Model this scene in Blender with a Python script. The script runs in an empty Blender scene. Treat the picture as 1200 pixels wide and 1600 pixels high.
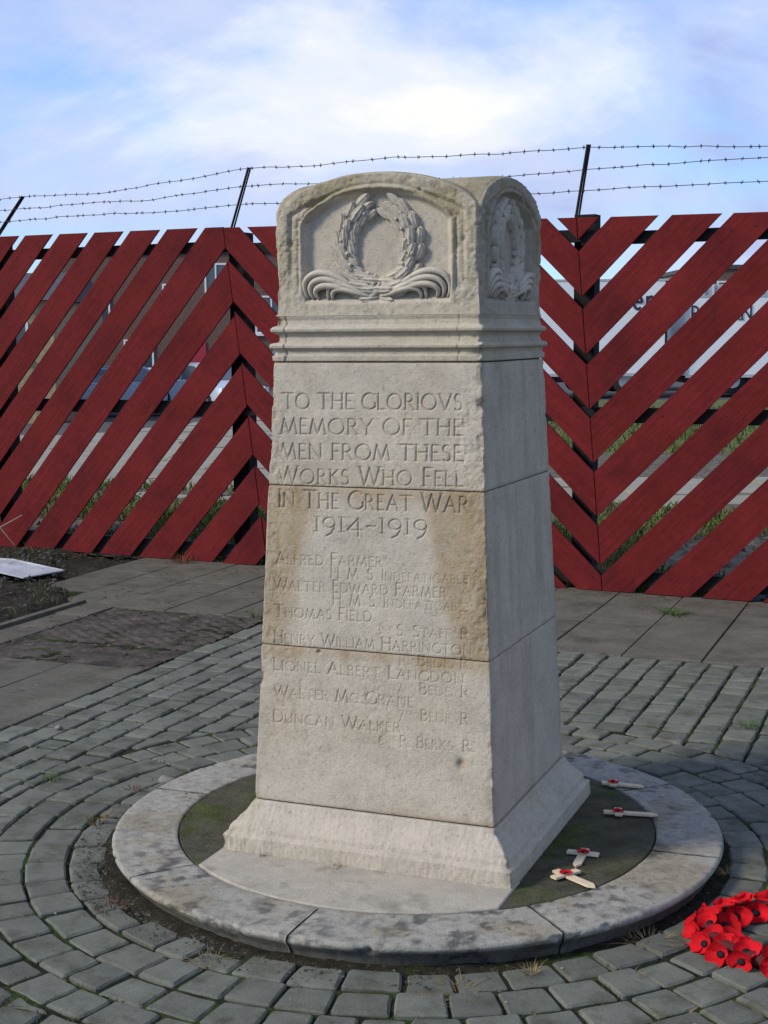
import bpy, math, random
import numpy as np
from mathutils import Vector, Matrix

# ------------------------------------------------------------------ camera, sky, sun, exposure
scn = bpy.context.scene
col = scn.collection
CAM = np.array([1.453, -3.8538, 1.5]); YAW, PIT, ROL, FPX = -0.3822, 0.1218, -0.0073, 2240.8
_fw = np.array([math.sin(YAW)*math.cos(PIT), math.cos(YAW)*math.cos(PIT), -math.sin(PIT)])
_r = np.array([math.cos(YAW), -math.sin(YAW), 0.0]); _u = np.cross(_r, _fw)
_r2 = _r*math.cos(ROL)+_u*math.sin(ROL); _u2 = -_r*math.sin(ROL)+_u*math.cos(ROL)
cd = bpy.data.cameras.new('camera'); cam = bpy.data.objects.new('camera', cd); col.objects.link(cam)
cd.sensor_fit = 'VERTICAL'; cd.sensor_height = 24.0; cd.lens = 24.0*FPX/1600.0
cd.clip_start = 0.05; cd.clip_end = 3000.0
M = Matrix(((_r2[0], _u2[0], -_fw[0], CAM[0]), (_r2[1], _u2[1], -_fw[1], CAM[1]), (_r2[2], _u2[2], -_fw[2], CAM[2]), (0, 0, 0, 1)))
cam.matrix_world = M
scn.camera = cam

SUN_AZ, SUN_EL = math.radians(49), math.radians(34)     # azimuth left of the memorial's front
SUN_FROM = Vector((-math.sin(SUN_AZ)*math.cos(SUN_EL), -math.cos(SUN_AZ)*math.cos(SUN_EL), math.sin(SUN_EL)))
sd = bpy.data.lights.new('sun', 'SUN'); sd.energy = 3.4; sd.angle = math.radians(11.0); sd.color = (1.0, 0.93, 0.80)
sun = bpy.data.objects.new('sun', sd); col.objects.link(sun)
sun.rotation_euler = (-SUN_FROM).to_track_quat('-Z', 'Y').to_euler()

world = bpy.data.worlds.new('World'); scn.world = world; world.use_nodes = True
def build_world():
    nt = world.node_tree; nt.nodes.clear(); N = nt.nodes.new; L = nt.links.new
    out = N('ShaderNodeOutputWorld'); bg = N('ShaderNodeBackground'); bg.inputs['Strength'].default_value = 0.1
    sky = N('ShaderNodeTexSky'); sky.sky_type = 'NISHITA'; sky.sun_disc = False
    sky.sun_elevation = SUN_EL
    sky.sun_rotation = math.atan2(SUN_FROM.x, SUN_FROM.y)
    sky.air_density = 1.0; sky.dust_density = 0.6; sky.ozone_density = 2.0
    tc = N('ShaderNodeTexCoord')
    def mp(sc, rot, off):
        m = N('ShaderNodeMapping'); m.inputs['Scale'].default_value = sc; m.inputs['Rotation'].default_value = rot; m.inputs['Location'].default_value = off
        L(tc.outputs['Generated'], m.inputs['Vector']); return m
    def noise(m, sc, det, rough, dist):
        n = N('ShaderNodeTexNoise'); n.inputs['Scale'].default_value = sc; n.inputs['Detail'].default_value = det
        n.inputs['Roughness'].default_value = rough; n.inputs['Distortion'].default_value = dist
        L(m.outputs[0], n.inputs['Vector']); return n
    def ramp(src, pts):
        r = N('ShaderNodeValToRGB'); e = r.color_ramp.elements
        e[0].position, e[0].color = pts[0][0], (*pts[0][1], 1); e[1].position, e[1].color = pts[-1][0], (*pts[-1][1], 1)
        for p, c in pts[1:-1]:
            k = e.new(p); k.color = (*c, 1)
        r.color_ramp.interpolation = 'EASE'; L(src, r.inputs[0]); return r
    n1 = noise(mp((1, 1, 2.3), (0.1, 0.18, 0.45), SKY_OFF), 2.3, 9, 0.56, 0.35)
    n2 = noise(mp((1, 1, 1.8), (0.2, -0.1, 1.25), SKY_OFF2), 3.1, 10, 0.58, 0.5)
    cover = ramp(n1.outputs['Fac'], [(0.40, (0, 0, 0)), (0.64, (1, 1, 1))])
    tone = ramp(n2.outputs['Fac'], [(0.37, (4.5, 5.2, 8.5)), (0.50, (6.3, 7.1, 9.8)), (0.61, (8.8, 9.2, 9.9)), (0.70, (10.4, 10.3, 9.9))])
    gain = N('ShaderNodeVectorMath'); gain.operation = 'MULTIPLY'; gain.inputs[1].default_value = SKY_GAIN
    L(sky.outputs[0], gain.inputs[0])
    mix = N('ShaderNodeMix'); mix.data_type = 'RGBA'
    L(cover.outputs[0], mix.inputs[0]); L(gain.outputs[0], mix.inputs[6]); L(tone.outputs[0], mix.inputs[7])
    L(mix.outputs[2], bg.inputs[0]); L(bg.outputs[0], out.inputs[0])
SKY_OFF = (5.5, 1.9, 3.2); SKY_OFF2 = (7.2, 2.3, 5.4); SKY_GAIN = (1.15, 1.55, 2.10)
build_world()
scn.view_settings.view_transform = 'Standard'; scn.view_settings.look = 'None'
scn.view_settings.exposure = 0.0; scn.view_settings.gamma = 1.0; scn.view_settings.use_curve_mapping = False

# ------------------------------------------------------------------ helpers
rng = random.Random(7)
RG = np.random.default_rng(11)
G0 = 0.02                                   # level of the paving

def hash3(ix, iy, iz, seed):
    h = (ix.astype(np.int64)*374761393 + iy.astype(np.int64)*668265263 + iz.astype(np.int64)*2147483647 + seed*1274126177) & 0xffffffff
    h = ((h ^ (h >> 13)) * 1274126177) & 0xffffffff
    h = h ^ (h >> 16)
    return (h & 0xffff)/65535.0
def vnoise(P, scale, seed=0):
    p = np.asarray(P, float)*scale; i = np.floor(p).astype(np.int64); f = p-i; f = f*f*(3-2*f)
    r = 0
    for dx in (0, 1):
        wx = f[:, 0] if dx else 1-f[:, 0]
        for dy in (0, 1):
            wy = f[:, 1] if dy else 1-f[:, 1]
            for dz in (0, 1):
                wz = f[:, 2] if dz else 1-f[:, 2]
                r = r+wx*wy*wz*hash3(i[:, 0]+dx, i[:, 1]+dy, i[:, 2]+dz, seed)
    return r*2-1
def fbm(P, scale, octv=3, seed=0, gain=0.5):
    a, s, t = 1.0, 0.0, 0.0
    for o in range(octv):
        s = s+a*vnoise(P, scale*2**o, seed+o*17); t += a; a *= gain
    return s/t
def sstep(a, b, x):
    t = np.clip((x-a)/(b-a), 0, 1); return t*t*(3-2*t)

def mesh_np(name, V, F, tint=None, smooth=True):
    """V (n,3) array; F list of lists or (m,4)/(m,3) int array"""
    me = bpy.data.meshes.new(name)
    V = np.asarray(V, np.float32)
    if isinstance(F, np.ndarray):
        k = F.shape[1]; m = len(F)
        me.vertices.add(len(V)); me.vertices.foreach_set('co', V.ravel())
        me.loops.add(m*k); me.loops.foreach_set('vertex_index', F.astype(np.int32).ravel())
        me.polygons.add(m); me.polygons.foreach_set('loop_start', np.arange(0, m*k, k, dtype=np.int32))
        me.update(calc_edges=True)
    else:
        me.from_pydata(V.tolist(), [], F); me.update()
    if smooth: me.polygons.foreach_set('use_smooth', np.ones(len(me.polygons), bool))
    if tint is not None:
        at = me.color_attributes.new('tint', 'FLOAT_COLOR', 'POINT')
        c = np.ones((len(V), 4), np.float32); c[:, :3] = tint; at.data.foreach_set('color', c.ravel())
    return me
def obj(name, me, mat=None, parent=None):
    o = bpy.data.objects.new(name, me); col.objects.link(o)
    if mat is not None and not me.materials: me.materials.append(mat)
    if parent is not None: o.parent = parent
    return o
def empty(name, loc=(0, 0, 0), rz=0.0):
    o = bpy.data.objects.new(name, None); o.empty_display_size = 0.1; col.objects.link(o)
    o.location = loc; o.rotation_euler = (0, 0, rz); return o
def tag(o, label=None, cat=None, group=None, kind=None):
    if label: o['label'] = label
    if cat: o['category'] = cat
    if group: o['group'] = group
    if kind: o['kind'] = kind
    return o

class MB:                                   # collects boxes, prisms, tubes into one mesh
    def __init__(s): s.v = []; s.f = []
    def add(s, V, F):
        n = len(s.v); s.v += [tuple(map(float, p)) for p in V]; s.f += [[i+n for i in f] for f in F]; return s
    def box(s, a, b):
        (x0, y0, z0), (x1, y1, z1) = a, b
        return s.add([(x0, y0, z0), (x1, y0, z0), (x1, y1, z0), (x0, y1, z0), (x0, y0, z1), (x1, y0, z1), (x1, y1, z1), (x0, y1, z1)],
                     [(0, 3, 2, 1), (4, 5, 6, 7), (0, 1, 5, 4), (1, 2, 6, 5), (2, 3, 7, 6), (3, 0, 4, 7)])
    def prism(s, poly, d0, d1, fn):         # poly in 2D, fn(a,b,d)->3D
        n = len(poly); V = [fn(a, b, d0) for a, b in poly]+[fn(a, b, d1) for a, b in poly]
        F = [tuple(range(n))[::-1], tuple(range(n, 2*n))]+[(i, (i+1) % n, n+(i+1) % n, n+i) for i in range(n)]
        return s.add(V, F)
    def tube(s, pts, rad, k=6, flat=1.0, up=(0, 0, 1), caps=True):
        pts = [np.array(p, float) for p in pts]; n = len(pts)
        rad = [rad]*n if not hasattr(rad, '__len__') else rad
        V = []; F = []; up = np.array(up, float)
        for i, p in enumerate(pts):
            t = pts[min(i+1, n-1)]-pts[max(i-1, 0)]; t /= (np.linalg.norm(t)+1e-9)
            a = np.cross(t, up)
            if np.linalg.norm(a) < 1e-4: a = np.cross(t, (1, 0, 0.1))
            a /= np.linalg.norm(a); b = np.cross(a, t)
            for j in range(k):
                th = 2*math.pi*j/k; V.append(p+a*math.cos(th)*rad[i]+b*math.sin(th)*rad[i]*flat)
        for i in range(n-1):
            for j in range(k): F.append((i*k+j, i*k+(j+1) % k, (i+1)*k+(j+1) % k, (i+1)*k+j))
        if caps: F.append(tuple(range(k))[::-1]); F.append(tuple(range((n-1)*k, n*k)))
        return s.add(V, F)
    def build(s, name, mat, parent=None, smooth=False, tint=None):
        return obj(name, mesh_np(name, np.array(s.v), s.f, tint, smooth), mat, parent)

# ---- materials
def new_mat(name):
    m = bpy.data.materials.new(name); m.use_nodes = True; nt = m.node_tree
    return m, nt, nt.nodes['Principled BSDF']
def simple(name, c, rough=0.7, metal=0.0, spec=0.3, var=0.0, vscale=8.0, bump=0.0, bscale=60.0, island=0.0, tint=False, c2=None, c2scale=5.0, c2lo=0.5, c2hi=0.65, trans=0.0):
    """base colour with noise variation, optional second colour in patches, optional per-piece variation and bump"""
    m, nt, b = new_mat(name); N = nt.nodes.new; L = nt.links.new
    b.inputs['Roughness'].default_value = rough; b.inputs['Metallic'].default_value = metal; b.inputs['Specular IOR Level'].default_value = spec
    rgb = N('ShaderNodeRGB'); rgb.outputs[0].default_value = (*c, 1); cur = rgb.outputs[0]
    tc = N('ShaderNodeTexCoord')
    def noise(sc, det=5, rough_=0.6):
        n = N('ShaderNodeTexNoise'); n.inputs['Scale'].default_value = sc; n.inputs['Detail'].default_value = det; n.inputs['Roughness'].default_value = rough_
        L(geo.outputs['Position'], n.inputs['Vector']); return n
    geo = N('ShaderNodeNewGeometry')
    if c2 is not None:
        n = noise(c2scale, 7, 0.65); mr = N('ShaderNodeMapRange'); mr.inputs[1].default_value = c2lo; mr.inputs[2].default_value = c2hi
        L(n.outputs['Fac'], mr.inputs[0]); mx = N('ShaderNodeMix'); mx.data_type = 'RGBA'
        L(mr.outputs[0], mx.inputs[0]); L(cur, mx.inputs[6]); mx.inputs[7].default_value = (*c2, 1); cur = mx.outputs[2]
    if var > 0:
        n = noise(vscale); mr = N('ShaderNodeMapRange'); mr.inputs[1].default_value = 0.25; mr.inputs[2].default_value = 0.75
        mr.inputs[3].default_value = 1-var; mr.inputs[4].default_value = 1+var; L(n.outputs['Fac'], mr.inputs[0])
        n2 = noise(vscale*9); mr2 = N('ShaderNodeMapRange'); mr2.inputs[1].default_value = 0.25; mr2.inputs[2].default_value = 0.75
        mr2.inputs[3].default_value = 1-var*0.7; mr2.inputs[4].default_value = 1+var*0.7; L(n2.outputs['Fac'], mr2.inputs[0])
        mu = N('ShaderNodeMath'); mu.operation = 'MULTIPLY'; L(mr.outputs[0], mu.inputs[0]); L(mr2.outputs[0], mu.inputs[1])
        sc = N('ShaderNodeVectorMath'); sc.operation = 'SCALE'; L(cur, sc.inputs[0]); L(mu.outputs[0], sc.inputs['Scale']); cur = sc.outputs[0]
    if island > 0:
        mr = N('ShaderNodeMapRange'); mr.inputs[3].default_value = 1-island; mr.inputs[4].default_value = 1+island
        L(geo.outputs['Random Per Island'], mr.inputs[0])
        oi = N('ShaderNodeObjectInfo'); mr2 = N('ShaderNodeMapRange'); mr2.inputs[3].default_value = 1-island; mr2.inputs[4].default_value = 1+island
        L(oi.outputs['Random'], mr2.inputs[0])
        mu = N('ShaderNodeMath'); mu.operation = 'MULTIPLY'; L(mr.outputs[0], mu.inputs[0]); L(mr2.outputs[0], mu.inputs[1])
        sc = N('ShaderNodeVectorMath'); sc.operation = 'SCALE'; L(cur, sc.inputs[0]); L(mu.outputs[0], sc.inputs['Scale']); cur = sc.outputs[0]
    if tint:
        at = N('ShaderNodeAttribute'); at.attribute_name = 'tint'
        mu = N('ShaderNodeVectorMath'); mu.operation = 'MULTIPLY'; L(cur, mu.inputs[0]); L(at.outputs['Color'], mu.inputs[1]); cur = mu.outputs[0]
    L(cur, b.inputs['Base Color'])
    if bump > 0:
        n = noise(bscale, 6, 0.7); bp = N('ShaderNodeBump'); bp.inputs['Strength'].default_value = 1.0; bp.inputs['Distance'].default_value = bump
        L(n.outputs['Fac'], bp.inputs['Height']); L(bp.outputs[0], b.inputs['Normal'])
    if trans > 0:
        b.inputs['Transmission Weight'].default_value = trans
    return m

mStone = simple('weathered_limestone', (0.490, 0.425, 0.335), 0.92, spec=0.12, var=0.13, vscale=11, bump=0.0034, bscale=240, tint=True, c2=(0.30, 0.265, 0.21), c2scale=95, c2lo=0.56, c2hi=0.72)
mCarve = simple('carved_limestone', (0.485, 0.425, 0.34), 0.9, spec=0.15, var=0.14, vscale=14, bump=0.0012, bscale=200, c2=(0.20, 0.185, 0.14), c2scale=30, c2lo=0.58, c2hi=0.75)
mMortar = simple('dark_joint', (0.07, 0.06, 0.05), 0.95, spec=0.1)
mKerb = simple('kerb_limestone', (0.345, 0.320, 0.268), 0.92, spec=0.12, var=0.20, vscale=30, bump=0.005, bscale=190, c2=(0.20, 0.19, 0.16), c2scale=42, c2lo=0.50, c2hi=0.70, tint=True)
mFrontSlab = simple('front_slab_stone', (0.40, 0.355, 0.285), 0.9, spec=0.15, var=0.16, vscale=12, bump=0.003, bscale=200, c2=(0.28, 0.25, 0.20), c2scale=9, c2lo=0.54, c2hi=0.68)
mMossSlab = simple('mossy_slab', (0.085, 0.080, 0.055), 0.95, spec=0.05, var=0.40, vscale=13, bump=0.009, bscale=90, c2=(0.070, 0.082, 0.028), c2scale=7, c2lo=0.5, c2hi=0.62)
mSett = simple('concrete_sett', (0.148, 0.150, 0.120), 0.92, spec=0.15, var=0.20, vscale=14, bump=0.0045, bscale=260, island=0.16, c2=(0.092, 0.088, 0.064), c2scale=11, c2lo=0.50, c2hi=0.68)
mBed = simple('joint_soil', (0.030, 0.027, 0.019), 0.95, spec=0.05, var=0.4, vscale=30, bump=0.012, bscale=70, c2=(0.045, 0.066, 0.018), c2scale=5.5, c2lo=0.46, c2hi=0.56)
mSlab = simple('concrete_flag', (0.120, 0.109, 0.086), 0.92, spec=0.10, var=0.22, vscale=4.4, bump=0.002, bscale=160, island=0.05, c2=(0.072, 0.066, 0.050), c2scale=3.2, c2lo=0.5, c2hi=0.68)
mPatch = simple('brown_cobble', (0.088, 0.074, 0.062), 0.95, spec=0.1, var=0.45, vscale=9, bump=0.006, bscale=70, c2=(0.055, 0.046, 0.038), c2scale=4, c2lo=0.45, c2hi=0.65)
mSoil = simple('bare_soil', (0.042, 0.036, 0.028), 0.95, spec=0.05, var=0.45, vscale=12, bump=0.02, bscale=40, c2=(0.11, 0.10, 0.085), c2scale=28, c2lo=0.62, c2hi=0.7)
mRed = simple('red_fence_paint', (0.122, 0.0122, 0.0120), 0.78, spec=0.10, var=0.22, vscale=3.1, bump=0.0012, bscale=70, island=0.05, c2=(0.080, 0.0090, 0.0108), c2scale=2.2, c2lo=0.5, c2hi=0.7)
mRail = simple('tarred_timber', (0.012, 0.011, 0.010), 0.85, spec=0.2, var=0.3, vscale=6)
mIron = simple('rusty_dark_iron', (0.022, 0.019, 0.018), 0.7, metal=0.3, spec=0.3, var=0.3, vscale=20)
mWire = simple('barbed_wire_steel', (0.075, 0.072, 0.075), 0.6, metal=0.5, var=0.3, vscale=20)
mWood = simple('pale_softwood', (0.62, 0.49, 0.33), 0.75, spec=0.2, var=0.12, vscale=40)
mPoppy = simple('red_poppy_cloth', (0.47, 0.008, 0.013), 0.8, spec=0.08, island=.16, var=0.28, vscale=30)
mPoppy.node_tree.nodes['Principled BSDF'].inputs['Subsurface Weight'].default_value = 0.0
mBlack = simple('black_felt', (0.008, 0.008, 0.010), 0.75, spec=0.2)
mWhiteB = simple('white_board', (0.43, 0.43, 0.46), 0.7, var=0.25, vscale=7, c2=(0.16, 0.15, 0.13), c2scale=9, c2lo=.58, c2hi=.72)
mDry = simple('dry_grass', (0.23, 0.16, 0.075), 0.9, spec=0.1, var=0.3, vscale=60)
mRust = simple('withered_weed', (0.105, 0.050, 0.030), 0.9, spec=0.1, var=0.35, vscale=60)
mGreen = simple('green_weed', (0.055, 0.105, 0.020), 0.8, spec=0.2, var=0.35, vscale=40)
mGrass = simple('rough_grass', (0.085, 0.120, 0.030), 0.85, spec=0.15, var=0.5, vscale=3, c2=(0.16, 0.13, 0.06), c2scale=2.0, c2lo=0.5, c2hi=0.62)
mPebble = simple('pale_pebble', (0.20, 0.188, 0.16), 0.9, var=0.2, vscale=30)

def scuffs(m, colr, scale, lo, hi):
    """small worn specks and scrapes mixed over a material's base colour"""
    nt = m.node_tree; N = nt.nodes.new; L = nt.links.new; b = nt.nodes['Principled BSDF']; src = b.inputs['Base Color'].links[0].from_socket
    geo = N('ShaderNodeNewGeometry'); n = N('ShaderNodeTexNoise'); n.inputs['Scale'].default_value = scale; n.inputs['Detail'].default_value = 8; n.inputs['Roughness'].default_value = .75
    L(geo.outputs['Position'], n.inputs['Vector']); mr = N('ShaderNodeMapRange'); mr.inputs[1].default_value = lo; mr.inputs[2].default_value = hi; L(n.outputs['Fac'], mr.inputs[0])
    mx = N('ShaderNodeMix'); mx.data_type = 'RGBA'; L(mr.outputs[0], mx.inputs[0]); L(src, mx.inputs[6]); mx.inputs[7].default_value = (*colr, 1); L(mx.outputs[2], b.inputs['Base Color'])
def grain(m, amt, depth):
    nt = m.node_tree; N = nt.nodes.new; L = nt.links.new; b = nt.nodes['Principled BSDF']; src = b.inputs['Base Color'].links[0].from_socket
    uv = N('ShaderNodeUVMap'); uv.uv_map = 'grain'; mp = N('ShaderNodeMapping'); mp.inputs['Scale'].default_value = (2.2, 48, 1); L(uv.outputs[0], mp.inputs[0])
    n = N('ShaderNodeTexNoise'); n.inputs['Scale'].default_value = 1.0; n.inputs['Detail'].default_value = 7; n.inputs['Roughness'].default_value = .65; L(mp.outputs[0], n.inputs['Vector'])
    mr = N('ShaderNodeMapRange'); mr.inputs[1].default_value = .3; mr.inputs[2].default_value = .7; mr.inputs[3].default_value = 1-amt; mr.inputs[4].default_value = 1+amt; L(n.outputs['Fac'], mr.inputs[0])
    sc = N('ShaderNodeVectorMath'); sc.operation = 'SCALE'; L(src, sc.inputs[0]); L(mr.outputs[0], sc.inputs['Scale']); L(sc.outputs[0], b.inputs['Base Color'])
    bp = N('ShaderNodeBump'); bp.inputs['Distance'].default_value = depth; L(n.outputs['Fac'], bp.inputs['Height']); L(bp.outputs[0], b.inputs['Normal'])
grain(mRed, .16, .003)
scuffs(mRed, (0.045, 0.012, 0.012), 9, .60, .74); scuffs(mRed, (0.20, 0.085, 0.07), 34, .70, .78)
scuffs(mSett, (0.24, 0.235, 0.20), 120, .64, .74); scuffs(mSett, (0.055, 0.065, 0.030), 8, .60, .74)
scuffs(mSlab, (0.045, 0.042, 0.032), 6, .62, .72); scuffs(mSlab, (0.20, 0.19, 0.165), 110, .66, .76)
scuffs(mKerb, (0.055, 0.055, 0.045), 60, .63, .70); scuffs(mStone, (0.13, 0.115, 0.085), 75, .68, .76); scuffs(mMossSlab, (0.16, 0.15, 0.12), 20, .60, .75)

# ------------------------------------------------------------------ stroke lettering
def arc(cx, cy, rx, ry, a0, a1, n=12):
    return [(cx+rx*math.cos(math.radians(a0+(a1-a0)*i/n)), cy+ry*math.sin(math.radians(a0+(a1-a0)*i/n))) for i in range(n+1)]
GL = {
 'A': (.76, [[(0, 0), (.38, 1)], [(.38, 1), (.76, 0)], [(.14, .36), (.62, .36)]]),
 'B': (.54, [[(.06, 0), (.06, 1)], [(.06, 1), (.24, 1)]+arc(.26, .77, .2, .23, 88, -90)+[(.06, .54)], [(.06, .54), (.26, .54)]+arc(.28, .27, .25, .27, 88, -90)+[(.06, 0)]]),
 'C': (.76, [arc(.47, .5, .45, .5, 48, 312, 18)]),
 'D': (.76, [[(.06, 0), (.06, 1)], [(.06, 1), (.24, 1)]+arc(.26, .5, .48, .5, 88, -88, 16)+[(.06, 0)]]),
 'E': (.46, [[(.06, 0), (.06, 1)], [(.06, 1), (.42, .985)], [(.06, .53), (.36, .53)], [(.06, 0), (.45, .015)]]),
 'F': (.44, [[(.06, 0), (.06, 1)], [(.06, 1), (.43, .985)], [(.06, .52), (.36, .52)]]),
 'G': (.80, [arc(.47, .5, .45, .5, 48, 325, 18), [(.84, .42), (.84, .12)]]),
 'H': (.74, [[(.06, 0), (.06, 1)], [(.68, 0), (.68, 1)], [(.06, .53), (.68, .53)]]),
 'I': (.12, [[(.06, 0), (.06, 1)]]),
 'K': (.62, [[(.06, 0), (.06, 1)], [(.06, .48), (.55, .99)], [(.2, .6), (.62, .01)]]),
 'L': (.46, [[(.06, 0), (.06, 1)], [(.06, 0), (.45, .02)]]),
 'M': (.92, [[(0, 0), (.17, 1)], [(.17, 1), (.46, .05)], [(.46, .05), (.75, 1)], [(.75, 1), (.92, 0)]]),
 'N': (.78, [[(.06, 0), (.06, 1)], [(.06, 1), (.72, .02)], [(.72, 0.02), (.72, 1)]]),
 'O': (.94, [arc(.47, .5, .45, .5, 0, 360, 24)]),
 'P': (.52, [[(.06, 0), (.06, 1)], [(.06, 1), (.24, 1)]+arc(.24, .74, .26, .26, 88, -90)+[(.06, .48)]]),
 'R': (.62, [[(.06, 0), (.06, 1)], [(.06, 1), (.24, 1)]+arc(.24, .75, .24, .25, 88, -90)+[(.06, .5)], [(.26, .5), (.62, 0.01)]]),
 'S': (.48, [arc(.25, .755, .2, .245, 40, 270, 10)[:-1]+arc(.24, .255, .22, .255, 90, -140, 12)]),
 'T': (.68, [[(.34, 0), (.34, 1)], [(.0, .98), (.68, .98)]]),
 'U': (.70, [[(.06, 1), (.06, .32)]+arc(.35, .32, .29, .32, 180, 360, 10)+[(.64, 1)]]),
 'V': (.74, [[(0, 1), (.37, 0)], [(.37, 0), (.74, 1)]]),
 'W': (1.08, [[(0, 1), (.27, 0)], [(.27, 0), (.54, .95)], [(.54, .95), (.81, 0)], [(.81, 0), (1.08, 1)]]),
 'Y': (.68, [[(0, 1), (.34, .48)], [(.68, 1), (.34, .48)], [(.34, .48), (.34, 0)]]),
 '1': (.16, [[(.08, 0), (.08, 1)]]),
 '3': (.46, [arc(.22, .72, .2, .26, 130, -80, 10)[:-1]+arc(.22, .2, .23, .28, 85, -140, 12)]),
 '4': (.62, [[(.46, -.25), (.46, .95)], [(.46, .95), (0, .18)], [(0, .18), (.62, .18)]]),
 '7': (.50, [[(0, .97), (.48, .97)], [(.48, .97), (.12, -.2)]]),
 '8': (.50, [arc(.25, .75, .19, .23, 0, 360, 14), arc(.25, .26, .24, .27, 0, 360, 16)]),
 '9': (.54, [arc(.27, .62, .25, .34, 0, 360, 18), [(.52, .62), (.5, .3), (.36, -.1), (.15, -.28)]]),
 '-': (.42, [[(.03, .42), (.15, .48), (.27, .42), (.39, .48)]]),
 '.': (.08, [[(.03, .02), (.05, .02)]]),
 'e': (.50, [[(.06, .36), (.46, .36)]+arc(.26, .33, .21, .33, 5, 310, 14)]),
 'r': (.38, [[(.08, 0), (.08, .64)], [(.08, .45), (.18, .6), (.30, .64), (.36, .6)]]),
 'a': (.46, [arc(.2, .47, .16, .17, 150, 0, 8)+[(.36, .05), (.44, 0)], arc(.2, .18, .17, .18, 60, 320, 12)]),
}
def glyph_strokes(ch, serif=0.115):
    w, S = GL[ch]; S = [list(s) for s in S]
    ends = [s[0] for s in S]+[s[-1] for s in S]; ex = []
    for e in ends:
        if sum(1 for q in ends if abs(q[0]-e[0])+abs(q[1]-e[1]) < 1e-6) == 1 and (abs(e[1]) < .021 or abs(e[1]-1) < .021):
            ex.append([(e[0]-serif, e[1]), (e[0]+serif, e[1])])
    return w, S, ex
def layout(text, x0, z0, x1, z1, cap, small=None):
    """returns list of (segments polyline, stroke width); words' first letters cap tall, others small*cap"""
    items = []; x = 0.0; first = True; i = 0
    while i < len(text):
        ch = text[i]
        if ch == ' ': x += .42*cap; first = True; i += 1; continue
        sup = ch == '^'
        if sup: i += 1; ch = text[i]
        h = cap if (first or small is None) else cap*small
        if ch.isdigit() or ch == '.': h = cap*(small or 1)
        if sup: h = cap*.42
        items.append((ch, x, h, cap*.36 if sup else 0.0)); x += GL[ch][0]*h+(.17*cap if not sup else .1*cap)
        if ch.isalpha() or ch.isdigit(): first = ch == '.'
        if ch == '.': first = True
        i += 1
    W = x-.17*cap; k = (x1-x0)/W; out = []
    for ch, px, h, up in items:
        w, S, ex = glyph_strokes(ch)
        for s, wd in [(s, .155) for s in S]+[(s, .105) for s in ex]:
            pl = []
            for (a, b) in s:
                xx = x0+k*(px+a*h); zz = z0+(z1-z0)*(xx-x0)/(x1-x0)+up+b*h; pl.append((xx, zz))
            out.append((pl, wd*max(h, cap*.55)))
    return out
TEXT = [("TO THE GLORIOVS", -.270, 1.305, .247, 1.307, .043, .97), ("MEMORY OF THE", -.275, 1.236, .248, 1.241, .043, .97),
 ("MEN FROM THESE", -.277, 1.167, .249, 1.174, .043, .97), ("WORKS WHO FELL", -.283, 1.100, .253, 1.108, .048, .82),
 ("IN THE GREAT WAR", -.282, 1.034, .269, 1.040, .049, .84), ("1914-1919", -.171, .972, .155, .977, .040, None),
 ("ALFRED FARMER", -.290, .876, .028, .884, .034, .78), ("H. M. S. INDEFATIGABLE", -.123, .846, .270, .852, .030, .74),
 ("WALTER EDWARD FARMER", -.295, .804, .211, .812, .034, .78), ("H. M. S. INDEFATIGABLE", -.116, .773, .274, .779, .030, .74),
 ("THOMAS FIELD", -.292, .729, -.002, .734, .034, .78), ("3^R^D S. STAFF. R.", .012, .701, .283, .704, .030, .80),
 ("HENRY WILLIAM HARRINGTON", -.294, .656, .283, .663, .034, .78), ("1^S^T BEDF. R.", .080, .622, .285, .627, .030, .80),
 ("LIONEL ALBERT LANGDON", -.296, .579, .263, .586, .034, .78), ("7^T^H BEDF. R.", .074, .547, .287, .550, .030, .80),
 ("WALTER MC GRANE", -.294, .503, .120, .510, .034, .78), ("7^T^H BEDF. R.", .080, .475, .286, .478, .030, .80),
 ("DUNCAN WALKER", -.297, .432, .085, .437, .034, .78), ("8^T^H R. BERKS. R.", .023, .398, .292, .406, .030, .80)]
RX0, RZ0, RES = -.34, .33, .0012
RW, RH = int(.68/RES), int(1.08/RES)
def letter_raster():
    R = np.zeros((RH, RW))
    for t in TEXT:
        for pl, w in layout(*t):
            for (ax, az), (bx, bz) in zip(pl[:-1], pl[1:]):
                m = w*.5+RES*2
                i0 = max(int((min(ax, bx)-m-RX0)/RES), 0); i1 = min(int((max(ax, bx)+m-RX0)/RES)+2, RW)
                j0 = max(int((min(az, bz)-m-RZ0)/RES), 0); j1 = min(int((max(az, bz)+m-RZ0)/RES)+2, RH)
                if i1 <= i0 or j1 <= j0: continue
                X, Z = np.meshgrid(RX0+RES*np.arange(i0, i1), RZ0+RES*np.arange(j0, j1))
                dx, dz = bx-ax, bz-az; L2 = dx*dx+dz*dz+1e-12
                tt = np.clip(((X-ax)*dx+(Z-az)*dz)/L2, 0, 1)
                d = np.hypot(X-ax-tt*dx, Z-az-tt*dz)
                R[j0:j1, i0:i1] = np.maximum(R[j0:j1, i0:i1], np.clip(w*.5-d, 0, None))
    return R
RAST = letter_raster()
def letter_depth(x, z):
    fx = np.clip((x-RX0)/RES, 0, RW-1.001); fz = np.clip((z-RZ0)/RES, 0, RH-1.001)
    i = fx.astype(int); j = fz.astype(int); u = fx-i; v = fz-j
    d = (RAST[j, i]*(1-u)+RAST[j, i+1]*u)*(1-v)+(RAST[j+1, i]*(1-u)+RAST[j+1, i+1]*u)*v
    return d

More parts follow.
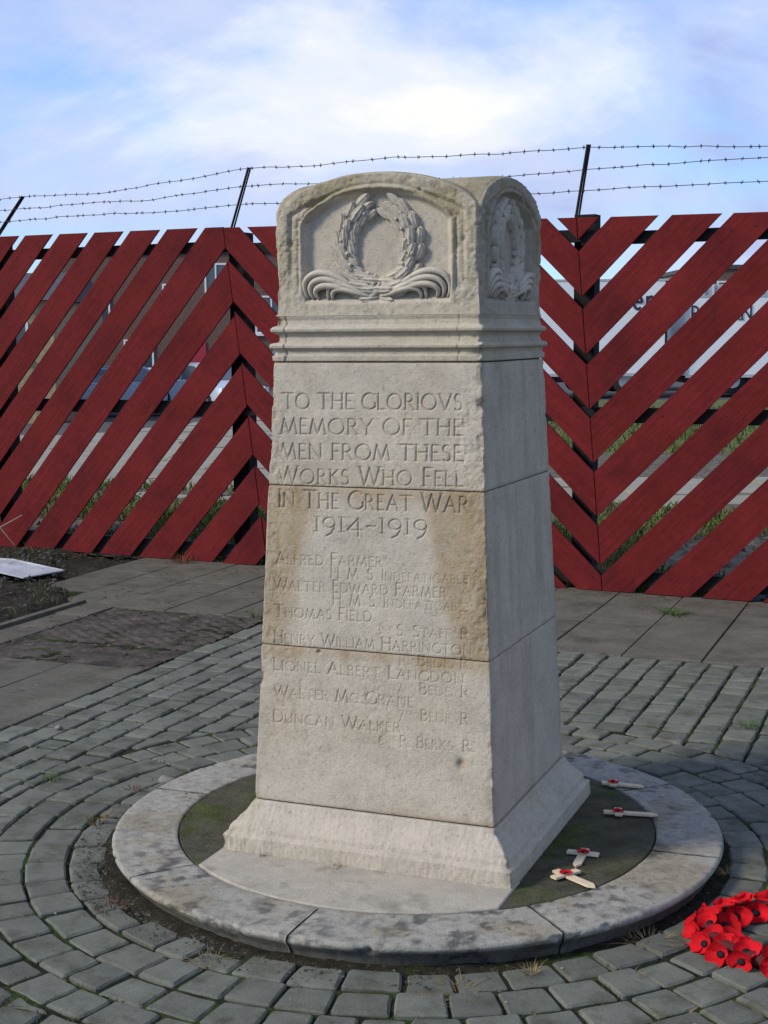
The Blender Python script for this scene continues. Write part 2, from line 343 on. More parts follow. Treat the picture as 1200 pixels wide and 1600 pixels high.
# ------------------------------------------------------------------ the memorial
memorial = tag(empty('war_memorial', (0, 0, 0)), 'tapered pale limestone war memorial with carved laurel wreath and names on a round kerbed base', 'war memorial')
HB, HT, ZS, ZT = .3538, .2995, .2085, 1.4318
def hw_shaft(z): return HB+(HT-HB)*(z-ZS)/(ZT-ZS)

def loft(name, zrows, hwfun, counts, dispfun, tintfun, mat, corner=.005, cap=.03):
    """square-plan column: perimeter samples x z rows, displaced along the outward normal"""
    prof = []                                # (side, s in -1..1 along straight part, arc angle or None)
    for side in range(4):
        for s in np.linspace(-1, 1, counts[side]): prof.append((side, s, 0.0))
        for a in (22.5, 45, 67.5): prof.append((side, 1.0, math.radians(a)))
    side = np.array([p[0] for p in prof]); s = np.array([p[1] for p in prof]); ar = np.array([p[2] for p in prof])
    ang = side*math.pi/2-math.pi/2           # outward normal angle of side 0 = -y
    nx, ny = np.cos(ang), np.sin(ang); tx, ty = -ny, nx
    zr = np.asarray(zrows); nz, npf = len(zr), len(prof)
    hw = hwfun(zr)[:, None]
    lat = s[None, :]*(hw-corner)+np.sin(ar)[None, :]*corner
    out = (hw-corner)+np.cos(ar)[None, :]*corner
    X = out*nx+lat*tx; Y = out*ny+lat*ty; Z = np.repeat(zr[:, None], npf, 1)
    NX = np.cos(ang+ar)[None, :]+0*X; NY = np.sin(ang+ar)[None, :]+0*X
    P = np.stack([X.ravel(), Y.ravel(), Z.ravel()], 1)
    SD = np.repeat(side[None, :], nz, 0).ravel(); LA = lat.ravel(); HWF = np.repeat(hw, npf, 1).ravel()
    d = dispfun(P, SD, LA, HWF)
    P2 = P.copy(); P2[:, 0] += NX.ravel()*d; P2[:, 1] += NY.ravel()*d
    # closing rows pulled inwards
    lo = P2[:npf].copy(); hi = P2[-npf:].copy()
    lo[:, :2] *= 1-cap; hi[:, :2] *= 1-cap
    V = np.concatenate([lo, P2, hi]); nr = nz+2
    i = np.arange(nr-1)[:, None]*npf; j = np.arange(npf)[None, :]; jn = (j+1) % npf
    F = np.stack([(i+j), (i+jn), (i+npf+jn), (i+npf+j)], -1).reshape(-1, 4)
    T = tintfun(P, SD, LA, HWF, d); T = np.concatenate([T[:npf]*.4, T, T[-npf:]*.4])
    o = obj(name, mesh_np(name, V, F, T), mat, memorial)
    return o

def chips(P, LA, HWF, amt, seed, th=.12, reach=.016):
    """arris damage: bites out of the vertical corners"""
    dc = np.clip(HWF-np.abs(LA), 0, None)
    n = fbm(P, 34, 3, seed); n2 = fbm(P, 9, 2, seed+5)
    bite = np.clip(n*.6+n2*.7-th, 0, None)
    return -amt*bite*np.exp(-(dc/reach)**1.5)*2.2

def shaft_block(z0, z1, seed):
    rows = np.linspace(z0+.0012, z1-.0012, int((z1-z0)/.0019))
    def disp(P, SD, LA, HWF):
        z = P[:, 2]; fr = SD == 0
        d = fbm(P, 55, 3, seed)*.0007+fbm(P, 6, 2, seed+3)*.0012
        d += chips(P, LA, HWF, .013 if z0 > 1 else .006, seed+9)
        d -= .0035*(np.exp(-(z-z0)/.0035)+np.exp(-(z1-z)/.0035))*(1+.6*fbm(P, 30, 2, seed+21))
        # weathered skin: rough where the surface has spalled
        rough = np.zeros(len(P)); x = P[:, 0]
        w = fbm(P, 11, 3, seed+31)
        if z0 > 1.0:
            rough = sstep(.16, .27, x+.09*w)*sstep(1.40, 1.33, z)+.8*sstep(-.235, -.285, x+.05*w)*sstep(1.38, 1.28, z)
            rough = np.clip(rough+.45*sstep(.05, .35, w), 0, 1)
        elif z0 > .6:
            rough = np.clip(sstep(.21, .28, np.abs(x)+.05*w)*.8+.3*sstep(.1, .4, w), 0, 1)
        else:
            rough = .40*sstep(.0, .35, w)*sstep(.30, .40, z)+.22
        rough = np.where(fr, rough, .25)
        pit = fbm(P, 75, 3, seed+41); pit2 = fbm(P, 150, 2, seed+43)
        d -= rough*(np.clip(pit+.1, 0, None)*.0042+np.clip(pit2, 0, None)*.0014)
        if z0 < .5:
            d -= np.where(fr, .011*np.exp(-(((x-.258)/.011)**2+((z-.369)/.013)**2)), 0)
            d -= np.where(fr, .008*np.exp(-(((x+.158)/.006)**2+((z-.641)/.005)**2)), 0)
        ld = np.where(fr, letter_depth(LA, z), 0)
        wear = np.clip(1-(.70 if z0 > 1 else .25)*rough*sstep(.0, .4, fbm(P, 24, 2, seed+51)), .2, 1)
        return d-ld*1.35*wear
    def tint(P, SD, LA, HWF, d):
        z = P[:, 2]; x = LA; fr = SD == 0
        n = fbm(P, 7, 3, seed+61); nf = fbm(P, 40, 3, seed+63)
        T = np.ones((len(P), 3))*(1+.05*n+.05*nf)[:, None]
        st = np.zeros(len(P))
        if .6 < z0 < 1.0:                    # tan run-off stain either side of a washed, pale centre
            h = (1.09-z)
            xl = -.165-.21*h+.03*n; xr = .135+.24*h+.03*n
            st = np.maximum(sstep(xl+.022, xl-.03, x), sstep(xr-.022, xr+.03, x))
            st = np.maximum(st, .75*sstep(.055, .0, h+.03*n))
            st *= 1-.20*sstep(.8, .68, z)*(x < .2)
            st *= .82+.35*nf
        elif z0 > 1.0:
            st = .22*sstep(1.22, 1.10, z+.05*n)+.25*sstep(.0, .5, n)*.5
        else:
            st = .55*sstep(.60, .65, z+.03*n)+.22*sstep(.1, .45, n)+.4*sstep(.235, .212, z+.02*nf)*sstep(-.12, .1, x)
        run = fbm(np.stack([P[:, 0]*26, P[:, 1]*26, P[:, 2]*1.6], 1), 1.0, 3, seed+81)   # thin vertical run-off streaks below each bed joint
        st = st*(1+.35*run)+.55*np.clip(run+.05, 0, 1)*np.exp(-(z1-z)/.10)
        st = np.where(fr, np.clip(st, 0, 1), .15)
        T *= 1-st[:, None]*(1-np.array([.72, .62, .475]))
        # side faces: grey streaky weathering, overall tone painted to suit their shade
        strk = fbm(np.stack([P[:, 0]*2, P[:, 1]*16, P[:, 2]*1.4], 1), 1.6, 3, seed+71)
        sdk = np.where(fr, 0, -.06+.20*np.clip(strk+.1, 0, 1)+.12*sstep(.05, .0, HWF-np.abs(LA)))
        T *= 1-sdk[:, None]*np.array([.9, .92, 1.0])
        dirt = np.clip(-d/.0050, 0, 1)       # hollows and letters darkened: slight dirt, plus shade painted in
        T *= 1-dirt[:, None]*np.array([.17, .20, .25])
        return T
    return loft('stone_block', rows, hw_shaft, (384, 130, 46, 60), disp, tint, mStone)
Z2, Z1 = .6502, 1.0955
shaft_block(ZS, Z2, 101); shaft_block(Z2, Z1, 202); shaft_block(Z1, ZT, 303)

def generic_disp(seed, rough, chip, tool=0.0):
    def f(P, SD, LA, HWF):
        d = fbm(P, 60, 3, seed)*rough+chips(P, LA, HWF, chip, seed+2, .05, .014)
        if tool:                             # near-vertical chisel strokes
            q = np.stack([LA*1.0+SD*3.1, LA*0, P[:, 2]*.28], 1)
            d += fbm(q, 150, 2, seed+4)*tool*(.6+.6*fbm(P, 14, 2, seed+6))
        return d
    return f
def generic_tint(seed, lich=0.0):
    def f(P, SD, LA, HWF, d):
        n = fbm(P, 8, 3, seed); nf = fbm(P, 45, 3, seed+3)
        T = np.ones((len(P), 3))*(1+.07*n+.05*nf)[:, None]
        l = np.clip(sstep(-.1, .35, n)*lich+np.where(SD == 0, 0, .28*sstep(-.3, .4, nf)), 0, 1)
        T *= 1-l[:, None]*(1-np.array([.72, .70, .55]))
        T *= 1-np.clip(-d/.006, 0, 1)[:, None]*np.array([.30, .32, .36])
        return T
    return f
# plinth: vertical foot, small step, hollow flare up to the shaft
PL = [(.0700, .4235), (.0745, .4250), (.118, .4235), (.1215, .4205), (.1235, .4130), (.126, .4110), (.140, .4075), (.152, .3985), (.164, .3865), (.178, .3735), (.192, .3640), (.2025, .3600), (.2065, .3570)]
def hw_plinth(z): return np.interp(z, [p[0] for p in PL], [p[1] for p in PL])
loft('plinth', np.linspace(.0715, .2065, 66), hw_plinth, (300, 150, 40, 60), generic_disp(401, .0011, .010, .0021), generic_tint(402, .25), mStone, .006, .05)
# moulded course under the head
ML = [(1.434, .2985), (1.436, .3015), (1.449, .3020), (1.451, .2965), (1.459, .2955), (1.466, .2985), (1.470, .3075), (1.477, .3085), (1.482, .3045), (1.486, .2935), (1.500, .2900), (1.508, .2930), (1.514, .3045), (1.521, .3060), (1.527, .3010), (1.531, .2920), (1.545, .2905), (1.551, .2930), (1.5555, .2945)]
def hw_mould(z): return np.interp(z, [p[0] for p in ML], [p[1] for p in ML])
def mould_disp(P, SD, LA, HWF):
    d = generic_disp(411, .0009, .020)(P, SD, LA, HWF)
    crack = np.where(SD == 0, np.exp(-((LA+.262+.006*fbm(P, 40, 2, 415))/.0022)**2), 0)
    crack2 = np.where(SD == 0, np.exp(-((LA-.236+.004*fbm(P, 40, 2, 416))/.0020)**2), 0)
    return d-.005*crack-.003*crack2
loft('moulded_course', np.linspace(1.434, 1.5555, 74), hw_mould, (240, 130, 50, 60), mould_disp, generic_tint(412, .35), mStone, .005, .05)

# head: cross-vaulted cap with a framed, arched panel on each face
HH, ZB, ZSP, RISE = .2875, 1.5565, 1.832, .100
def arch(x, h=HH, zs=ZSP, rise=RISE):
    s = np.clip(np.abs(x)/h, 0, 1); return zs+rise*np.clip(1-s**2.1, 0, None)**.68
def panel_g(x, z):                           # >0 inside the sunk panel
    top = 1.795+.088*np.clip(1-(np.abs(x)/.214)**2.1, 0, None)**.7
    return np.minimum(np.minimum(.211-np.abs(x), (top-z)*.92), (z-1.588)*.6)
NC, NR = 184, 120
def head_mesh():
    sgrid = np.sin(np.linspace(-math.pi/2, math.pi/2, NC))*.25+np.linspace(-1, 1, NC)*.75
    tg = np.linspace(0, 1, NR); Vs = []; Fs = []; Ts = []; n0 = 0
    for side in range(4):
        ang = side*math.pi/2-math.pi/2; nx, ny = math.cos(ang), math.sin(ang); tx, ty = -ny, nx
        S, Tt = np.meshgrid(sgrid, tg); lat = S*HH; top = arch(lat)
        Z = ZB+(top-ZB)*Tt; flare = .005*np.exp(-(Z-ZB)/.03)
        lat = lat*(1+flare/HH); x = lat.ravel(); z = Z.ravel(); out = np.full(len(x), HH)+flare.ravel()
        g = panel_g(x, z)
        edge = np.minimum(HH-np.abs(x), (arch(x)-z)*.8)
        P = np.stack([out*nx+x*tx, out*ny+x*ty, z], 1)
        n = fbm(P, 60, 3, 431); n2 = fbm(P, 14, 3, 433)
        d = -.020*sstep(-.002, .014, g)                      # sunk field
        nb = sstep(1.600, 1.640, z)
        d += nb*.0065*np.exp(-((g+.006)/.0055)**2)              # roll round the panel
        d -= nb*.0045*np.exp(-((g+.0145)/.0035)**2)
        d += .0065*sstep(.040, .030, edge)*sstep(1.60, 1.70, z) # raised outer fillet
        d -= .0035*np.exp(-((edge-.042)/.004)**2)*sstep(1.66, 1.75, z)
        frame = sstep(.004, -.004, g)
        d += frame*(n*.0044-np.clip(n2, 0, 1)*.0055-np.clip(fbm(P, 110, 2, 437)-.15, 0, 1)*.006)+(1-frame)*n*.0008
        lo = sstep(1.60, 1.57, z); d = d*(1-.7*lo)+lo*n*.0012
        fade = sstep(0, .005, edge); d *= fade
        P[:, 0] += nx*d; P[:, 1] += ny*d
        k = np.arange(NR-1)[:, None]*NC; j = np.arange(NC-1)[None, :]
        Fs.append((np.stack([k+j, k+j+1, k+NC+j+1, k+NC+j], -1).reshape(-1, 4))+n0); n0 += len(P); Vs.append(P)
        lich = np.clip(frame*(.35+.5*sstep(-.2, .4, n2)), 0, 1)*(.35+.65*sstep(1.60, 1.80, z))
        T = np.ones((len(P), 3))*(1+.05*n2)[:, None]*(1-lich[:, None]*(1-np.array([.66, .63, .47])))
        T *= 1-np.clip(-d/.02, 0, 1)[:, None]*.04-(np.clip(-n-.15, 0, 1)*frame*.9)[:, None]*.6
        if side: T *= .86  # shade on the other three faces put into the tint
        Ts.append(T)
    X, Y = np.meshgrid(sgrid*HH, sgrid*HH); Z = np.maximum(arch(X), arch(Y))
    P = np.stack([X.ravel(), Y.ravel(), Z.ravel()], 1)
    k = np.arange(NC-1)[:, None]*NC; j = np.arange(NC-1)[None, :]
    Fs.append(np.stack([k+j, k+j+1, k+NC+j+1, k+NC+j], -1).reshape(-1, 4)+n0); Vs.append(P)
    n2 = fbm(P, 12, 3, 441); n = fbm(P, 60, 3, 443)
    Ts.append((np.ones((len(P), 3))*np.array([.74, .72, .58]))*(1-.35*np.clip(n2+.1, 0, 1)-.5*np.clip(n-.1, 0, 1))[:, None])
    V = np.concatenate(Vs); T = np.concatenate(Ts)
    # worn arrises: pull the vertical corners and arch edges in by position-based noise
    ax, ay = np.abs(V[:, 0]), np.abs(V[:, 1])
    e = np.clip((HH+.004-np.minimum(ax, ay)), 0, 1)
    bite = np.clip(fbm(V, 26, 3, 451)*.7+.25, 0, None)*np.exp(-(e/.012))*(V[:, 2] > ZB+.004)
    V[:, 0] -= np.sign(V[:, 0])*bite*.009; V[:, 1] -= np.sign(V[:, 1])*bite*.009
    te = np.exp(-np.abs(np.maximum(arch(V[:, 0]), arch(V[:, 1]))-V[:, 2])/.006)*np.exp(-np.abs(HH-np.maximum(ax, ay))/.008)
    V[:, 2] -= te*(.0035+.006*np.clip(fbm(V, 22, 3, 453), 0, 1))
    return mesh_np('capstone', V, np.concatenate(Fs), T)
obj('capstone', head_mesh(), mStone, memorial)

# dark mortar cores behind the bed joints
for z, w in ((ZS, .352), (Z2, hw_shaft(Z2)), (Z1, hw_shaft(Z1)), (ZT+.001, .296), (1.556, .288)):
    b = MB(); b.box((-w+.007, -w+.007, z-.006), (w-.007, w-.007, z+.006)); b.build('mortar_joint', mMortar, memorial)

# carved wreath, ribbons
def leaf_mesh(name, Ln, W, T, twist=0.0, seed=0):
    """lanceolate laurel leaf: pointed tip, sharp midrib, hollowed blades, upturned edge"""
    nu, nv = 11, 9; V = []
    for i in range(nu):
        u = i/(nu-1); wd = W*.5*max(math.sin(math.pi*u**.85)**.48, .10 if u < .5 else .02)
        for j in range(nv):
            v = -1+2*j/(nv-1); av = abs(v)
            h = T*(.55+.45*u)*(1-.25*u**4)
            h += T*.28*math.exp(-(v/.13)**2)*(1-.6*u)-T*.22*math.exp(-((av-.42)/.18)**2)+T*.05*math.sin(u*17+av*4)*(1-av)
            V.append((v*wd+twist*(u-.5)**2*W, -h if av < .99 else T*.6, u*Ln))
    F = [(i*nv+j, i*nv+j+1, (i+1)*nv+j+1, (i+1)*nv+j) for i in range(nu-1) for j in range(nv-1)]
    return mesh_np(name, V, [f[::-1] for f in F])
LEAVES = [leaf_mesh('leaf', .056, .0265, .0135, .30), leaf_mesh('leaf', .052, .0250, .0125, -.35), leaf_mesh('leaf', .049, .0270, .0130, .05)]
def berry_mesh():
    b = MB(); n, k = 5, 8
    pts = [(0, 0, -.0055*math.cos(math.pi*i/(n-1))) for i in range(n)]
    b.tube(pts, [max(.0055*math.sin(math.pi*i/(n-1)), .0004) for i in range(n)], k, up=(0, 1, 0)); return mesh_np('berry', np.array(b.v), b.f)
BERRY = berry_mesh()
for m_ in LEAVES+[BERRY]: m_.materials.append(mCarve)
def bez(p, n=14):
    p = [np.array(q, float) for q in p]; out = []
    for i in range(n+1):
        t = i/n; q = p
        while len(q) > 1: q = [q[j]*(1-t)+q[j+1]*t for j in range(len(q)-1)]
        out.append(q[0])
    return out
def carved_wreath(rotz, seed):
    r = random.Random(seed); yf = -(HH-.0190)
    cx, cz, rx, rz = .003, 1.735, .094, .108
    b = MB()
    for sg in (-1, 1):                       # the bound stems the leaves lie on
        pts = []; rad = []
        for i in range(22):
            t = i/21; a = math.radians(-90+sg*(-8+164*t)) if sg > 0 else math.radians(-90-(-8+164*t))
            pts.append((cx+rx*math.cos(a), yf+.001, cz+rz*math.sin(a))); rad.append(.012+.007*math.sin(math.pi*min(t*1.15, 1)))
        b.tube(pts, rad, 8, flat=.55, up=(0, 1, 0))
    w = b.build('carved_wreath', mCarve, memorial, True); w.rotation_euler = (0, 0, rotz)
    def put(me, nm, x, y, z, roll, sc, tilt=0.0):
        o = obj(nm, me, None, w); o.location = (x, y, z); o.rotation_euler = (tilt, roll, 0); o.scale = (sc, sc, sc); return o
    for sg in (-1, 1):
        for k in range(9):                   # clusters of three leaves along each branch
            t = .03+.1145*k; ph = -8+164*t
            a = math.radians(-90+sg*ph)
            tx, tz = -math.sin(a)*sg, math.cos(a)*sg
            roll = math.atan2(tx, tz)
            for q, (off, fan, lift) in enumerate(((-.019, -.05, .004), (.019, .13, .004), (0.0, .04, .0115))):
                rr = 1+(off+r.uniform(-.002, .002))/rx; sc = r.uniform(.9, 1.1)*(.9 if k == 8 else 1)
                put(r.choice(LEAVES), 'leaf', cx+rx*rr*math.cos(a), yf-lift, cz+rz*rr*math.sin(a), roll+sg*fan+r.uniform(-.1, .1), sc, .10)
            for off in (-.029, .029, .009, -.010):
                if r.random() < .40:
                    aa = a+sg*math.radians(9); rr = 1+off/rx
                    put(BERRY, 'berry', cx+rx*rr*math.cos(aa), yf-(.009 if abs(off) > .02 else .020), cz+rz*rr*math.sin(aa), 0, r.uniform(.8, 1.15))
    # ribbon plumes sweeping out and curling over, and the tie
    for sg in (-1, 1):
        Y = yf-.004
        for k in range(3):
            d = .0205*k
            pts = bez([(.004*sg, Y-.004, 1.613), (sg*.080, Y-.012, 1.602+.006*(2-k)), (sg*(.112-.3*d), Y-.020, 1.700-1.15*d), (sg*(.190-.5*d), Y-.022, 1.690-1.05*d), (sg*(.232-1.0*d), Y-.016, 1.652-.60*d), (sg*(.200-.75*d), Y-.004, 1.602)], 18)
            m = MB(); m.tube(pts, [.0038+.0062*math.sin(math.pi*min(1, i/18*1.0)) for i in range(19)], 8, flat=1.5, up=(0, 1, 0)); m.build('ribbon', mCarve, w, True)
        for k in range(2):
            d = .0190*k
            pts = bez([(.004*sg, Y-.004, 1.608), (sg*.045, Y-.012, 1.603), (sg*(.094-.5*d), Y-.020, 1.660-1.1*d), (sg*(.150-.7*d), Y-.020, 1.654-.9*d), (sg*(.140-.7*d), Y-.004, 1.598)], 14)
            m = MB(); m.tube(pts, [.0034+.0056*math.sin(math.pi*min(1, i/14*1.0)) for i in range(15)], 8, flat=1.5, up=(0, 1, 0)); m.build('ribbon', mCarve, w, True)
    m = MB(); m.tube(bez([(-.030, yf-.006, 1.598), (-.012, yf-.018, 1.612), (.004, yf-.020, 1.628), (.030, yf-.012, 1.640)], 10), [.009, .010, .011, .012, .012, .012, .012, .011, .011, .010, .008], 8, flat=.45, up=(0, 1, 0)); m.build('tie_band', mCarve, w, True)
    m = MB(); m.tube(bez([(.030, yf-.006, 1.599), (.014, yf-.014, 1.609), (.0, yf-.015, 1.624), (-.022, yf-.010, 1.634)], 10), .0085, 8, flat=.45, up=(0, 1, 0)); m.build('tie_band', mCarve, w, True)
    return w
carved_wreath(0, 5); carved_wreath(math.pi/2, 9)

# round base: eight kerb stones and the slabs inside them
RI, RO, ZK = .699, .889, .0735
def kerb_stone(a0, a1, seed):
    na = 100; A = np.radians(np.linspace(a0+.16, a1-.16, na))
    prof = [(RI+.002, .0), (RI+.002, ZK-.004), (RI+.005, ZK)]+[(r, ZK) for r in np.linspace(RI+.013, RO-.013, 20)]
    prof += [(RO-.011+.011*math.sin(math.radians(t)), ZK-.011+.011*math.cos(math.radians(t))) for t in (12, 28, 45, 62, 78, 90)]
    prof += [(RO-.002, ZK-.016), (RO-.009, ZK-.025), (RO-.018, ZK-.036), (RO-.027, ZK-.050), (RO-.034, -.02)]
    prof = np.array(prof); npf = len(prof)
    Ag, R = np.meshgrid(A, prof[:, 0], indexing='ij'); Zg = np.repeat(prof[None, :, 1], na, 0)
    P = np.stack([(R*np.cos(Ag)).ravel(), (R*np.sin(Ag)).ravel(), Zg.ravel()], 1)
    n = fbm(P, 40, 3, seed); n2 = fbm(P, 7, 3, 77); r = R.ravel(); z = P[:, 2]
    oute = np.exp(-np.clip(RO-r, 0, 1)/.02)*np.exp(-np.abs(ZK-.012-z)/.02)
    bite = oute*np.clip(fbm(P, 11, 4, 78, .6)-.16, 0, None)*.085
    dirx, diry = np.cos(Ag).ravel(), np.sin(Ag).ravel()
    P[:, 0] -= dirx*bite; P[:, 1] -= diry*bite; P[:, 2] -= bite*.35
    P[:, 2] += (z > .05)*(n*.0016+n2*.0025)
    ends = np.minimum(np.degrees(Ag.ravel())-a0, a1-np.degrees(Ag.ravel()))
    P[:, 2] -= (z > .05)*.004*np.exp(-ends/.35)
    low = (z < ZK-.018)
    T = np.ones((len(P), 3))*(1+.12*n2)[:, None]
    spot = sstep(.02, .36, fbm(P, 26, 4, 79, .65))*sstep(-.35, .25, fbm(P, 5, 2, 80)); T *= 1-.62*spot[:, None]*np.array([1, .98, .94])
    brown = sstep(.0, .4, fbm(P, 9, 3, 81)); T *= 1-.20*brown[:, None]*np.array([.5, .8, 1.3])
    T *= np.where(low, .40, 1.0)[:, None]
    k = np.arange(na-1)[:, None]*npf; j = np.arange(npf-1)[None, :]
    F = np.stack([k+j, k+npf+j, k+npf+j+1, k+j+1], -1).reshape(-1, 4)[:, ::-1]
    Fl = [list(map(int, f)) for f in F]+[list(range(npf)), list(range((na-1)*npf, na*npf))[::-1]]
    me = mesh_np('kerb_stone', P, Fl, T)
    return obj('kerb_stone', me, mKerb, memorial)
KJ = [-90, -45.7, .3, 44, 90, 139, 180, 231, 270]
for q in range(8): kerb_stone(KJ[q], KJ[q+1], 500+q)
def disc_slab(name, poly, mat, ztop):
    c = np.mean(poly, 0); b = MB(); n = len(poly); inn = [(p-c)*(1-.004/np.linalg.norm(p-c))+c for p in poly]
    V = [(x, y, ztop-.06) for x, y in poly]+[(x, y, ztop-.003) for x, y in poly]+[(x, y, ztop) for x, y in inn]
    F = [tuple(range(n))[::-1], tuple(range(2*n, 3*n))]
    for a in (0, n): F += [(a+i, a+(i+1) % n, a+n+(i+1) % n, a+n+i) for i in range(n)]
    b.add(V, F); return b.build(name, mat, memorial)
def arcpts(r, x0, x1, sgn, n=40): return [np.array((x, sgn*math.sqrt(r*r-x*x))) for x in np.linspace(x0, x1, n)]
ri = RI-.002; xe = .430; ye = math.sqrt(ri*ri-xe*xe)
disc_slab('base_slab', [np.array((xe-.003, -.36)), np.array((-xe+.003, -.36))]+arcpts(ri, -xe+.003, xe-.003, -1), mFrontSlab, .0765)
disc_slab('base_slab', [np.array((-xe+.003, .36)), np.array((xe-.003, .36))]+arcpts(ri, xe-.003, -xe+.003, 1), mMossSlab, .074)
a_ = math.atan2(ye, xe)
disc_slab('base_slab', [np.array((ri*math.cos(t), ri*math.sin(t))) for t in np.linspace(-a_+.004, a_-.004, 40)]+[np.array((.36, .54)), np.array((.36, -.54))][0:2], mMossSlab, .0725)
disc_slab('base_slab', [np.array((-ri*math.cos(t), -ri*math.sin(t))) for t in np.linspace(-a_+.004, a_-.004, 40)]+[np.array((-.36, -.54)), np.array((-.36, .54))], mMossSlab, .0725)
b = MB(); b.tube([(0, 0, -.03), (0, 0, .03)], RI+.03, 64, up=(0, 1, 0)); b.build('base_core', mMortar, memorial)

# ------------------------------------------------------------------ ground
def ground_h(x, y):                          # yard beyond the fence falls away gently to the left
    fx = (x-CAM[0])*_r[0]+(y-CAM[1])*_r[1]; fy = (x-CAM[0])*(-_r[1])+(y-CAM[1])*_r[0]
    return -.75*sstep(-1.6, -6, fx)*sstep(14, 42, fy)
def yard(a, b, z=None):                      # street-side frame: a across, b away
    x = CAM[0]+_r[0]*a-_r[1]*b; y = CAM[1]+_r[1]*a+_r[0]*b
    return np.array((x, y, ground_h(x, y) if z is None else z+0*x))
YROT = -YAW
def sheet(name, a0, a1, b0, b1, na, nb, mat, lift, noise_amp=0.0, nscale=2.0, kind='structure'):
    A, B = np.meshgrid(np.linspace(a0, a1, na), np.linspace(b0, b1, nb))
    Q = yard(A.ravel(), B.ravel(), 0.0)
    X, Y = Q[0], Q[1]; Z = ground_h(X, Y)+lift
    P = np.stack([X, Y, Z+0*X], 1)
    if noise_amp: P[:, 2] += noise_amp*fbm(P, nscale, 4, 901)
    k = np.arange(nb-1)[:, None]*na; j = np.arange(na-1)[None, :]
    F = np.stack([k+j, k+j+1, k+na+j+1, k+na+j], -1).reshape(-1, 4)
    o = obj(name, mesh_np(name, P, F), mat); tag(o, kind=kind); return o
mAsphalt = simple('asphalt', (0.075, 0.074, 0.072), 0.9, var=0.15, vscale=1.2, bump=0.003, bscale=60)
mYardConc = simple('pale_concrete', (0.26, 0.235, 0.180), 0.9, var=0.16, vscale=1.6, bump=0.003, bscale=40, island=0.06)
mLitter = simple('leaf_litter_ground', (0.105, 0.088, 0.062), 0.95, var=0.5, vscale=9, bump=0.02, bscale=25, c2=(0.23, 0.20, 0.15), c2scale=14, c2lo=0.55, c2hi=0.68)
mGrassG = simple('grass_ground', (0.095, 0.115, 0.034), 0.95, var=0.4, vscale=7, bump=0.03, bscale=25, c2=(0.165, 0.15, 0.065), c2scale=3, c2lo=0.5, c2hi=0.66)
ng = 60
gx = np.concatenate([-np.geomspace(1500, 30, 14), np.linspace(-26, 26, ng), np.geomspace(30, 1500, 14)])
def ground_sheet():
    A, B = np.meshgrid(gx, gx+20); Q = yard(A.ravel(), B.ravel(), 0.0); P = np.stack([Q[0], Q[1], ground_h(Q[0], Q[1])-.10], 1); n = len(gx)
    k = np.arange(n-1)[:, None]*n; j = np.arange(n-1)[None, :]
    return mesh_np('ground', P, np.stack([k+j, k+j+1, k+n+j+1, k+n+j], -1).reshape(-1, 4))
tag(obj('ground', ground_sheet(), mAsphalt), kind='structure')

# paving bed and its setts
def bed():
    xs = np.linspace(-3.4, 3.2, 150); ys = np.linspace(-3.2, 4.2, 170); X, Y = np.meshgrid(xs, ys); P = np.stack([X.ravel(), Y.ravel(), 0*X.ravel()+G0-.0085], 1)
    P[:, 2] += .005*fbm(P, 12, 3, 601); n = 150
    k = np.arange(169)[:, None]*n; j = np.arange(149)[None, :]
    return mesh_np('pavement', P, np.stack([k+j, k+j+1, k+n+j+1, k+n+j], -1).reshape(-1, 4))
pave = tag(obj('pavement', bed(), mBed), kind='structure')
R_EDGE = 1.368
def clip(poly, nrm, d):                      # keep points with p.nrm >= d
    out = []
    for i in range(len(poly)):
        a, b2 = poly[i], poly[(i+1) % len(poly)]; da, db = a@nrm-d, b2@nrm-d
        if da >= 0: out.append(a)
        if (da >= 0) != (db >= 0): out.append(a+(b2-a)*(da/(da-db)))
    return out
def area(p): return .5*abs(sum(p[i][0]*p[(i+1) % len(p)][1]-p[(i+1) % len(p)][0]*p[i][1] for i in range(len(p))))
setts = []                                   # polygons
J = .0045; JY = .0058
col_w = .1172; x = -1.780; ci = 0
def cut_grid(p):
    c = np.mean(p, 0); rr = np.linalg.norm(c)
    if rr < R_EDGE-.1: return None
    if min(np.linalg.norm(q) for q in p) < R_EDGE+.006:
        p = clip(p, c/rr, R_EDGE+.006)
        if len(p) < 3 or area(p) < .002: return None
    return p
while x < 2.7:
    y = -3.0+rng.uniform(0, .12); w = col_w-.001
    while y < 2.605:
        l = rng.choice((.108, .120, .132, .150))+rng.uniform(-.006, .006)
        y1 = min(y+l, 2.612)
        if 2.612-y1 < .06: y1 = 2.612
        p = cut_grid([np.array(q) for q in ((x+J, y+JY), (x+w-J, y+JY), (x+w-J, y1-JY), (x+J, y1-JY))])
        if p and y1-y > .04: setts.append(p)
        y = y1
    x += col_w; ci += 1
y = -3.0
while y < 2.70:                              # edging course along the flags
    l = rng.choice((.15, .17, .19)); y1 = y+l
    setts.append([np.array(q) for q in ((-1.900+J, y+J), (-1.783-J, y+J), (-1.783-J, y1-J), (-1.900+J, y1-J))]); y = y1
